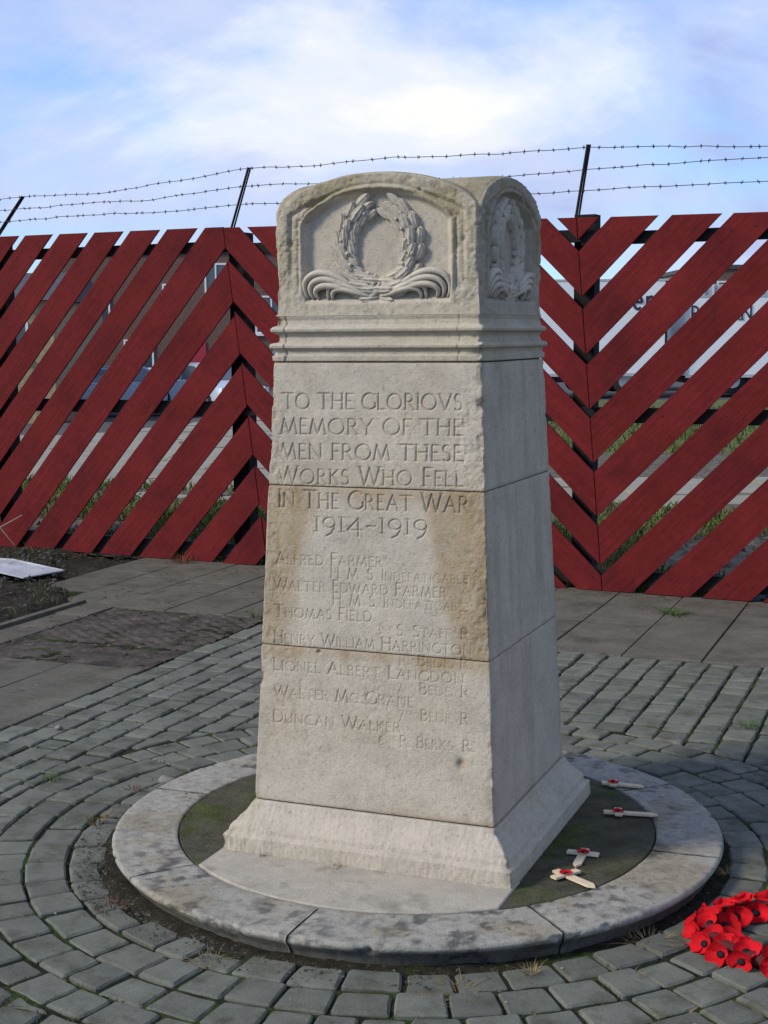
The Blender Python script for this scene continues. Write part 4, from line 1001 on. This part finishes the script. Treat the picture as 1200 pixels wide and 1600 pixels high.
def crumbs(name, n, place, smin, smax, seed, flat=.5):
    r = random.Random(seed); V = []; F = []
    for k in range(n):
        q = place(r)
        if q is None: continue
        x_, y_, z_ = q; s_ = smin+(smax-smin)*r.random()**3; b0 = len(V); a = r.uniform(0, 6.28)
        for (dx, dy, dz) in ((1, 0, 0), (-.4, .8, .05), (-.6, -.7, 0), (.1, .1, flat)):
            j = [r.uniform(.7, 1.3) for _ in range(3)]; V.append((x_+s_*(dx*math.cos(a)-dy*math.sin(a))*j[0], y_+s_*(dx*math.sin(a)+dy*math.cos(a))*j[1], z_+s_*dz*j[2]))
        F += [(b0, b0+1, b0+3), (b0+1, b0+2, b0+3), (b0+2, b0, b0+3)]
    return mesh_np(name, np.array(V), np.array(F), None, False)
def on_paving(r):
    x_, y_ = r.uniform(-3.0, 2.0), r.uniform(-1.7, 4.0)
    if math.hypot(x_, y_) < .93: return None
    return (x_, y_, G0+.001)
tag(obj('grit', crumbs('grit', 2600, on_paving, .0012, .006, 41), simple('grit', (0.16, 0.14, 0.11), 0.9, island=.6)), 'scattered grit and leaf crumbs on the paving', 'grit', kind='stuff')
def on_collar(r):
    a = math.radians(r.gauss(232, 34)); q = r.uniform(.90, 1.0); return (q*math.cos(a), q*math.sin(a), G0+.001)
tag(obj('gravel', crumbs('gravel', 1500, on_collar, .0015, .007, 43, .8), simple('gravel', (0.14, 0.125, 0.10), 0.9, island=.7)), 'fine gravel in the dirt along the front left of the kerb', 'gravel', kind='stuff')
def in_bed(r):
    x_, y_ = r.uniform(-6, -3.2), r.uniform(1.2, 4.4)
    if x_ > np.interp(y_, [0, 2.9, 3.2, 4.2, 4.7], [-3.09, -3.11, -3.40, -4.1, -4.25]): return None
    return (x_, y_, G0+.01+r.uniform(0, .03))
tag(obj('rubble', crumbs('rubble', 2600, in_bed, .004, .026, 47, .9), simple('rubble', (0.15, 0.14, 0.12), 0.9, island=.75)), 'small stones and rubbish in the soil bed by the fence', 'rubble', kind='stuff')
def on_litter(r):
    if r.random() < .55:
        q = in_bed(r); return None if q is None else (q[0], q[1], G0+.035)
    if r.random() < .6:                      # blown up against the fence foot
        u_, o_ = r.uniform(-6, 1.6), -abs(r.gauss(0, .10))-.01; return (ft[0]*u_+fn[0]*(FD+o_), ft[1]*u_+fn[1]*(FD+o_), G0+.002)
    x_, y_ = r.uniform(-3.2, -1.9), r.uniform(1.5, 4.2); return (x_, y_, G0+.003)
tag(obj('dead_leaves', crumbs('dead_leaves', 5200, on_litter, .004, .020, 45, .18), simple('dead_leaves', (0.085, 0.058, 0.034), 0.9, island=.7)), 'dead leaf scraps drifted over the soil bed and the fence foot', 'leaf litter', kind='stuff')
def blades(name, n, place, h, w, seed):
    r = random.Random(seed); V = []; F = []
    for k in range(n):
        q = place(r)
        if q is None: continue
        x_, y_, z_ = q; a = r.uniform(0, 6.28); hh = h*r.uniform(.35, 1.2); ww = w*r.uniform(.6, 1.4); l = hh*r.uniform(.2, .9); d = r.uniform(0, 6.28); b0 = len(V)
        V += [(x_-ww*math.cos(a), y_-ww*math.sin(a), z_), (x_+ww*math.cos(a), y_+ww*math.sin(a), z_), (x_+l*.4*math.cos(d)+ww*.6*math.cos(a), y_+l*.4*math.sin(d)+ww*.6*math.sin(a), z_+hh*.6), (x_+l*math.cos(d), y_+l*math.sin(d), z_+hh)]
        F += [(b0, b0+1, b0+2), (b0, b0+2, b0+3)]
    return mesh_np(name, np.array(V), np.array(F), None, False)
def bed_weed(r):
    q = in_bed(r)
    if q is None or vnoise(np.array([[q[0], q[1], 0.]]), 2.2, 4)[0] < .12: return None
    return (q[0], q[1], G0)
tag(obj('bed_weeds', blades('bed_weeds', 2600, bed_weed, .05, .004, 51), mGreen), 'short green weeds scattered over the soil bed', 'weeds', kind='stuff')
# pebbles and odd pieces
def stone_obj(name, loc, size, seed, mat, label, cat):
    m = MB(); n, k = 6, 9; r = random.Random(seed)
    m.tube([(0, 0, -.5*math.cos(math.pi*i/(n-1))) for i in range(n)], [max(.55*math.sin(math.pi*i/(n-1)), .02) for i in range(n)], k, up=(0, 1, 0))
    V = np.array(m.v); V = V*(1+.55*fbm(V+seed, 2.6, 3, seed))[:, None]*np.array(size)
    o = obj(name, mesh_np(name, V, m.f), mat); o.location = loc; tag(o, label, cat)
stone_obj('pebble', (-.955, .185, G0+.014), (.058, .042, .028), 3, mPebble, 'rounded grey pebble on the setts touching the outside of the kerb', 'pebble')
stone_obj('pebble', (-1.693, .629, G0+.007), (.034, .026, .022), 5, mPebble, 'small pale pebble on the setts near the flagstones', 'pebble')
def board_mesh():
    P = [(-4.60, 3.86), (-4.22, 3.80), (-3.71, 3.63), (-3.77, 3.28), (-3.99, 3.33), (-4.75, 3.45)]; m = MB(); n = len(P)
    V = [(x_, y_, G0+.045+.012*math.sin(i*2)) for i, (x_, y_) in enumerate(P)]+[(x_, y_, G0+.052+.012*math.sin(i*2)) for i, (x_, y_) in enumerate(P)]
    m.add(V, [tuple(range(n)), tuple(range(n, 2*n))[::-1]]+[(i, (i+1) % n, n+(i+1) % n, n+i) for i in range(n)]); return m
tag(board_mesh().build('broken_sheet', mWhiteB), 'broken white sheet of board lying on the soil bed', 'board')
m = MB(); m.tube([(-4.95, 3.9, .03), (-4.8, 4.05, .14), (-4.62, 4.2, .22), (-4.50, 4.29, .30)], [.006, .006, .005, .003], 5); m.tube([(-4.62, 4.2, .22), (-4.52, 4.22, .10)], [.004, .002], 4)
tag(m.build('twig', simple('bleached_twig', (0.30, 0.26, 0.19), 0.9)), 'bare pale twig leaning against the fence above the soil bed', 'twig')
def bag_mesh():
    m = MB(); n, k = 9, 14
    m.tube([(0, 0, -.5*math.cos(math.pi*i/(n-1))) for i in range(n)], [max(.5*math.sin(math.pi*i/(n-1)), .02) for i in range(n)], k, up=(0, 1, 0)); V = np.array(m.v)
    V = V*(1+.55*fbm(V, 3.0, 3, 8))[:, None]*np.array((.20, .14, .16)); return mesh_np('plastic_bag', V, m.f, None, False)
o = obj('plastic_bag', bag_mesh(), simple('pale_plastic', (0.42, 0.44, 0.58), 0.35, var=.25, vscale=25)); o.location = tuple(fpt(.07, .13, .085)+FORG); tag(o, 'crumpled pale blue plastic bag behind the gap at the foot of the fence', 'plastic bag')

# ------------------------------------------------------------------ yard beyond the fence
def strip(name, u0, u1, o0, o1, nu, nv, mat, z, amp):
    U, O = np.meshgrid(np.linspace(u0, u1, nu), np.linspace(o0, o1, nv)); X = ft[0]*U+fn[0]*(FD+O); Y = ft[1]*U+fn[1]*(FD+O)
    P = np.stack([X.ravel(), Y.ravel(), 0*X.ravel()+z], 1); P[:, 2] += amp*fbm(P, 2.5, 4, 911)+ground_h(P[:, 0], P[:, 1])
    k = np.arange(nv-1)[:, None]*nu; j = np.arange(nu-1)[None, :]
    return tag(obj(name, mesh_np(name, P, np.stack([k+j, k+j+1, k+nu+j+1, k+nu+j], -1).reshape(-1, 4)), mat), kind='structure')
strip('verge', -16, 10, .04, 4.4, 150, 40, mLitter, G0-.03, .05)
def in_verge(r):
    u_, o_ = r.uniform(-11, 4), .12+3.9*r.random()**1.3
    if vnoise(np.array([[u_, o_, 0.]]), .9, 14)[0] < -.18: return None
    return (ft[0]*u_+fn[0]*(FD+o_), ft[1]*u_+fn[1]*(FD+o_), G0-.02)
tag(obj('verge_grass', blades('verge_grass', 52000, in_verge, .10, .008, 61), mGrass), 'rough grass and weeds growing behind the fence', 'grass', kind='stuff')
def in_verge2(r):
    u_, o_ = r.uniform(-11, 4), r.uniform(.1, 4.2); return (ft[0]*u_+fn[0]*(FD+o_), ft[1]*u_+fn[1]*(FD+o_), G0+.0+r.uniform(-.02, .02))
tag(obj('verge_rubble', crumbs('verge_rubble', 5000, in_verge2, .006, .05, 63, .8), simple('verge_rubble', (0.20, 0.18, 0.145), 0.9, island=.75)), 'leaf litter, stones and rubbish on the verge behind the fence', 'rubble', kind='stuff')
sheet('lawn', 1.0, 60, 15.2, 34, 40, 30, mGrassG, -.045, .03, 1.2)
sheet('gravel_strip', 1.0, 60, 14.9, 18.5, 60, 16, mLitter, -.03, .02, 2.0)
def in_lawn(r):
    a, b_ = r.uniform(1.2, 12), r.uniform(18.3, 30); q = yard(a, b_); return (q[0], q[1], q[2]-.05)
tag(obj('lawn_grass', blades('lawn_grass', 16000, in_lawn, .10, .012, 67), mGrass), 'short grass on the strip in front of the parked trailers', 'grass', kind='stuff')
path = sheet('yard_path', 0.5, 40, 12.5, 15.1, 30, 5, mSoil, -.05, .0)
for i_ in range(22):
    for j_ in range(3):
        q = yard(.9+.82*i_+.2*(j_ % 2), 12.95+.82*j_); m = MB(); t_ = rng.uniform(-.01, .01); m.box((-.40, -.40, -.04), (.40, .40, .035+t_)); o = m.build('flagstone', mYardConc, path); o.location = (q[0], q[1], q[2]-.03); o.rotation_euler = (rng.uniform(-.012, .012), rng.uniform(-.012, .012), YROT)
apron = sheet('yard_apron', -40, .4, 13.2, 28.5, 60, 30, mSoil, -.055, .0)
for i_ in range(14):
    for j_ in range(13):
        q = yard(-.35-.95*i_-.3*(j_ % 2), 13.8+1.12*j_); m = MB(); m.box((-.465, -.55, -.05), (.465, .55, .02+rng.uniform(-.012, .012))); o = m.build('concrete_slab', mYardConc, apron); o.location = (q[0], q[1], q[2]-.03); o.rotation_euler = (rng.uniform(-.010, .010), rng.uniform(-.010, .010), YROT)

mTrail = simple('white_trailer_paint', (0.74, 0.74, 0.74), 0.5, var=0.05, vscale=1.0)
mTyre = simple('tyre_rubber', (0.018, 0.018, 0.018), 0.85); mHub = simple('steel_hub', (0.35, 0.35, 0.36), 0.45, metal=.6); mChas = simple('black_chassis', (0.015, 0.015, 0.016), 0.7)
mInk = simple('dark_lettering', (0.025, 0.025, 0.05), 0.6); mCurt = simple('grey_curtain', (0.42, 0.42, 0.42), 0.7, var=.1, vscale=3); mLampR = simple('red_lamp', (0.55, 0.02, 0.02), 0.25); mLampC = simple('clear_lamp', (0.75, 0.78, 0.80), 0.15)
mGlass = simple('dark_glass', (0.10, 0.12, 0.14), 0.08, spec=0.8)
def glyphs(parent, text, x0, z0, cap, w, yq):
    x_ = x0
    for ch in text:
        if ch == ' ': x_ += .4*cap; continue
        wd, S, ex = glyph_strokes(ch, .10); m = MB()
        for s_, k in [(q, 1.0) for q in S]+[(q, .55) for q in ex]:
            for (a0, b0), (a1, b1) in zip(s_[:-1], s_[1:]):
                p0 = np.array((x_+a0*cap, z0+b0*cap)); p1 = np.array((x_+a1*cap, z0+b1*cap)); d = p1-p0; L_ = np.linalg.norm(d)
                if L_ < 1e-6: continue
                d /= L_; n = np.array((-d[1], d[0]))*w*k*.5; e = d*w*.2
                m.prism([p0-n-e, p1-n+e, p1+n+e, p0+n-e], yq-rng.uniform(.004, .007), yq, lambda a, b_, c_: (a, c_, b_))
        m.build('letter', mInk, parent); x_ += wd*cap+.16*cap
def wheel(parent, x_, y_, z_, r_, w_):
    m = MB(); m.tube([(x_, y_, z_), (x_, y_+.02, z_), (x_, y_+w_-.02, z_), (x_, y_+w_, z_)], [r_*.93, r_, r_, r_*.93], 20, up=(0, 0, 1)); o = m.build('wheel', mTyre, parent, True)
    m = MB(); m.tube([(x_, y_-.012, z_), (x_, y_+.03, z_)], r_*.58, 16, up=(0, 0, 1)); m.build('rim', mHub, o)
def trailer(a, b_, Ln, z0, z1, wheels, label, text):
    q = yard(a, b_); root = tag(empty('box_trailer', tuple(q), YROT), label, 'trailer')
    m = MB(); m.box((0, 0, z0), (Ln, 2.4, z1)); m.build('body', mTrail, root)
    m = MB(); m.box((0, -.012, z1-.035), (Ln, -.001, z1+.012)); m.build('top_rail', mCurt, root)
    m = MB(); m.box((0, -.012, z0-.05), (Ln, -.001, z0+.03)); m.build('bottom_rail', mCurt, root)
    for x_ in (0.0, Ln-.06): m = MB(); m.box((x_, -.016, z0+.035), (x_+.06, -.002, z1-.04)); m.build('corner_post', mCurt if x_ < 1 else mChas, root)
    m = MB(); m.box((.15, .2, z0-.20), (Ln-.15, 2.2, z0-.052)); m.build('chassis', mChas, root)
    for x_ in wheels:
        wheel(root, x_, .06, .34, .34, .24); wheel(root, x_, 2.1, .34, .34, .24)
        m = MB(); m.tube([(x_+.43*math.cos(t), .16, .34+.43*math.sin(t)) for t in np.linspace(.1, math.pi-.1, 13)], .03, 4, up=(0, 1, 0)); m.build('mudguard', mHub, root)
    for (tx_, x_, z_, cap) in text: glyphs(root, tx_, x_, z_, cap, cap*.13, -.014)
    return root
trailer(-1.2, 36, 8.29, .52, 2.86, (1.6, 6.35, 7.3), 'white box trailer lettered er with black rear edge parked beyond the fence', [("era", 7.42, 2.13, .48)])
trailer(7.60, 36.2, 7.5, .46, 2.45, (1.2, 2.2, 5.6), 'white box trailer with serif capitals, lower than its neighbour, beyond the fence', [("P", .12, 1.86, .33), ("IN", 1.28, 1.86, .33)])
q = yard(6.8, 41); root = tag(empty('curtain_trailer', tuple(q), YROT), 'grey curtain sided trailer seen between the two white trailers', 'trailer')
m = MB(); m.box((0, 0, .6), (6, 2.4, 2.9)); m.build('body', mCurt, root)
for k in range(22): m = MB(); m.tube([(.14+.27*k, -.01, .62), (.14+.27*k, -.01, 2.88)], .035, 6, up=(0, 1, 0)); m.build('curtain_fold', mCurt, root)
for x_ in (1.2, 4.8): wheel(root, x_, .05, .36, .36, .25)

def car(a, b_, rz, paint, label, glass=mGlass):
    q = yard(a, b_); root = tag(empty('parked_car', tuple(q), YROT+rz), label, 'car', 'cars parked in the yard beyond the fence')
    def shell(prof, y0, y1, inset, nm, mat):
        m = MB(); n = len(prof); c = np.mean(prof, 0); V = []
        for (yy, k) in ((y0, inset), (y0+.10, 0), (y1-.10, 0), (y1, inset)):
            V += [(p[0]+(c[0]-p[0])*k, yy, p[1]+(c[1]-p[1])*k) for p in prof]
        F = [tuple(range(n)), tuple(range(3*n, 4*n))[::-1]]+[(k*n+i, (k)*n+(i+1) % n, (k+1)*n+(i+1) % n, (k+1)*n+i) for k in range(3) for i in range(n)]
        m.add(V, F); return m.build(nm, mat, root)
    low = [(-2.02, .32), (-2.08, .50), (-2.02, .72), (-1.90, .86), (-1.0, .93), (.9, .93), (1.45, .86), (1.92, .72), (2.05, .55), (2.03, .32), (1.72, .24), (-1.7, .24)]
    shell(low, -.84, .84, .05, 'body', paint)
    m = MB(); top = [(-1.35, 1.38), (-.55, 1.44), (.15, 1.42)]
    V = [(-1.82, s_*.78, .90) for s_ in (-1, 1)]+[(-1.38, s_*.60, 1.36) for s_ in (-1, 1)]+[(-.5, s_*.62, 1.44) for s_ in (-1, 1)]+[(.22, s_*.60, 1.40) for s_ in (-1, 1)]+[(1.05, s_*.76, .90) for s_ in (-1, 1)]
    m.add(V, [(0, 1, 3, 2), (2, 3, 5, 4), (4, 5, 7, 6), (6, 7, 9, 8), (0, 2, 4, 6, 8), (9, 7, 5, 3, 1)]); m.build('cabin', paint, root)
    def pane(pts, off):
        m = MB(); P = [np.array(p, float) for p in pts]; n = np.cross(P[1]-P[0], P[2]-P[0]); n /= np.linalg.norm(n); n = n*off
        V = [p+n*.2 for p in P]+[p+n for p in P]; k = len(P); m.add(V, [tuple(range(k))[::-1], tuple(range(k, 2*k))]+[(i, (i+1) % k, k+(i+1) % k, k+i) for i in range(k)]); m.build('window', glass, root)
    pane([(.98, -.68, .94), (.98, .68, .94), (.27, .53, 1.36), (.27, -.53, 1.36)], .012)
    pane([(-1.76, .68, .94), (-1.76, -.68, .94), (-1.42, -.54, 1.32), (-1.42, .54, 1.32)], .012)
    for s_ in (-1, 1):
        P1 = [(-.46, s_*.742, .95), (.86, s_*.750, .95), (.19, s_*.622, 1.345), (-.46, s_*.645, 1.365)]; P2 = [(-1.62, s_*.752, .95), (-.54, s_*.742, .95), (-.54, s_*.645, 1.365), (-1.33, s_*.632, 1.30)]
        for P in (P1, P2): pane(P if s_ < 0 else P[::-1], .014)
    for x_ in (-1.28, 1.28): wheel(root, x_, -.87, .30, .30, .2); wheel(root, x_, .67, .30, .30, .2)
    for s_ in (-1, 1):
        m = MB(); m.prism([(s_*.78-.14*(s_ > 0)-.0, .60), (s_*.78+.14*(s_ < 0), .60), (s_*.78+.14*(s_ < 0), .74), (s_*.78-.14*(s_ > 0), .76)], 1.90, 2.065, lambda a_, b2, d: (d, a_, b2)); m.build('headlight', mLampC, root)
        m = MB(); m.prism([(s_*.78-.12*(s_ > 0), .58), (s_*.78+.12*(s_ < 0), .58), (s_*.78+.12*(s_ < 0), .84), (s_*.78-.12*(s_ > 0), .84)], -2.085, -1.95, lambda a_, b2, d: (d, a_, b2)); m.build('tail_light', mLampR, root)
    m = MB(); m.box((2.045, -.26, .40), (2.075, .26, .51)); m.build('number_plate', mTrail, root)
    return root
car(-7.55, 44, .25, simple('silver_blue_paint', (0.34, 0.40, 0.47), 0.3, metal=.3), 'silver blue car seen side on through the fence gaps, furthest along')
car(-5.15, 43, -.95, simple('pale_silver_paint', (0.55, 0.60, 0.68), 0.3, metal=.2), 'pale silver car facing the fence at an angle with clear headlights')
car(-9.9, 45, 1.35, simple('dark_blue_paint', (0.05, 0.07, 0.12), 0.3), 'dark car showing a red tail light beside the silver blue car')
car(-2.2, 44, -1.2, simple('mid_blue_paint', (0.10, 0.16, 0.30), 0.3), 'mid blue car hidden mostly behind the memorial')

# buildings
def brick_mat(name, c1, c2_, mort, scale):
    m, nt, b_ = new_mat(name); N = nt.nodes.new; L = nt.links.new; b_.inputs['Roughness'].default_value = .9
    tc = N('ShaderNodeTexCoord'); mp = N('ShaderNodeMapping'); mp.inputs['Rotation'].default_value = (math.pi/2, 0, 0); L(tc.outputs['Object'], mp.inputs[0])
    t = N('ShaderNodeTexBrick'); t.inputs['Scale'].default_value = scale; t.inputs['Color1'].default_value = (*c1, 1); t.inputs['Color2'].default_value = (*c2_, 1); t.inputs['Mortar'].default_value = (*mort, 1)
    t.inputs['Mortar Size'].default_value = .012; L(mp.outputs[0], t.inputs['Vector']); L(t.outputs['Color'], b_.inputs['Base Color']); return m
mBrick = brick_mat('brown_brick', (0.150, 0.075, 0.052), (0.105, 0.060, 0.045), (0.16, 0.14, 0.115), 4.4); mRoof = simple('slate_roof', (0.07, 0.07, 0.075), .8, var=.2, vscale=2); mFrame = simple('white_window_frame', (0.7, 0.7, 0.7), .5); mPane = simple('window_pane', (0.05, 0.06, 0.08), .1, spec=.7)
mRender = simple('pebbledash', (0.34, 0.265, 0.155), .95, var=.3, vscale=9, bump=.02, bscale=30); mSign = simple('red_sign', (0.35, 0.03, 0.05), .6)
def house(name, a, b_, W, D, H, wall, label, wins, roof_h=1.0, doors=(), base=0.0):
    q = yard(a, b_); root = tag(empty(name, tuple(q), YROT), label, 'building')
    m = MB(); m.box((0, 0, -.3), (W, D, H)); m.build('wall', wall, root)
    if roof_h > 0:
        m = MB(); m.prism([(-.25, H+.002), (D+.25, H+.002), (D*.5, H+roof_h)], -.2, W+.2, lambda p, z_, d: (d, p, z_)); m.build('roof', mRoof, root)
    else:
        m = MB(); m.box((-.08, -.08, H+.002), (W+.08, D+.08, H+.18)); m.build('parapet', mRoof, root)
    for (x_, z_, w_, h_) in wins:
        m = MB()
        for bx in (((x_, z_), (x_+w_, z_+.07)), ((x_, z_+h_-.07), (x_+w_, z_+h_)), ((x_, z_+.072), (x_+.07, z_+h_-.072)), ((x_+w_-.07, z_+.072), (x_+w_, z_+h_-.072)), ((x_+w_/2-.03, z_+.072), (x_+w_/2+.03, z_+h_-.072))): m.box((bx[0][0], -.05, bx[0][1]), (bx[1][0], .02, bx[1][1]))
        f = m.build('window', mFrame, root); m = MB(); m.box((x_+.06, -.02, z_+.06), (x_+w_-.06, .01, z_+h_-.06)); m.build('pane', mPane, f); m = MB(); m.box((x_-.06, -.10, z_-.09), (x_+w_+.06, -.001, z_-.004)); m.build('sill', mFrame, f)
    for (x_, w_, h_, mt) in doors:
        m = MB(); m.box((x_, -.04, -.02), (x_+w_, .02, h_)); m.build('door', mt, root)
    return root
house('brick_building', -13.4, 58, 10.6, 9, 5.6, mBrick, 'brown brick building with white windows seen through the left part of the fence', [(1.2, 2.6, 1.3, 1.4), (4.6, 3.9, .55, .5), (6.3, 3.9, .9, 1.3), (8.3, 2.4, 1.3, 1.5), (3.0, 1.0, 1.2, 1.2)], -1, ((5.3, 1.0, 2.1, mSign),))
house('pebbledash_building', -18.6, 40, 9.5, 7, 3.3, mRender, 'low buff pebbledash building at the left beyond the fence', [(7.9, 1.7, .9, 1.0), (2.5, 1.4, 1.2, 1.1)], .9)
house('brick_building', 13.6, 62, 14, 10, 4.25, mBrick, 'flat roofed brick building standing behind the white trailers', [(.7, 2.5, 1.7, 1.25), (4.0, 2.5, 1.7, 1.25), (7.2, 2.5, 1.7, 1.25)], -1)
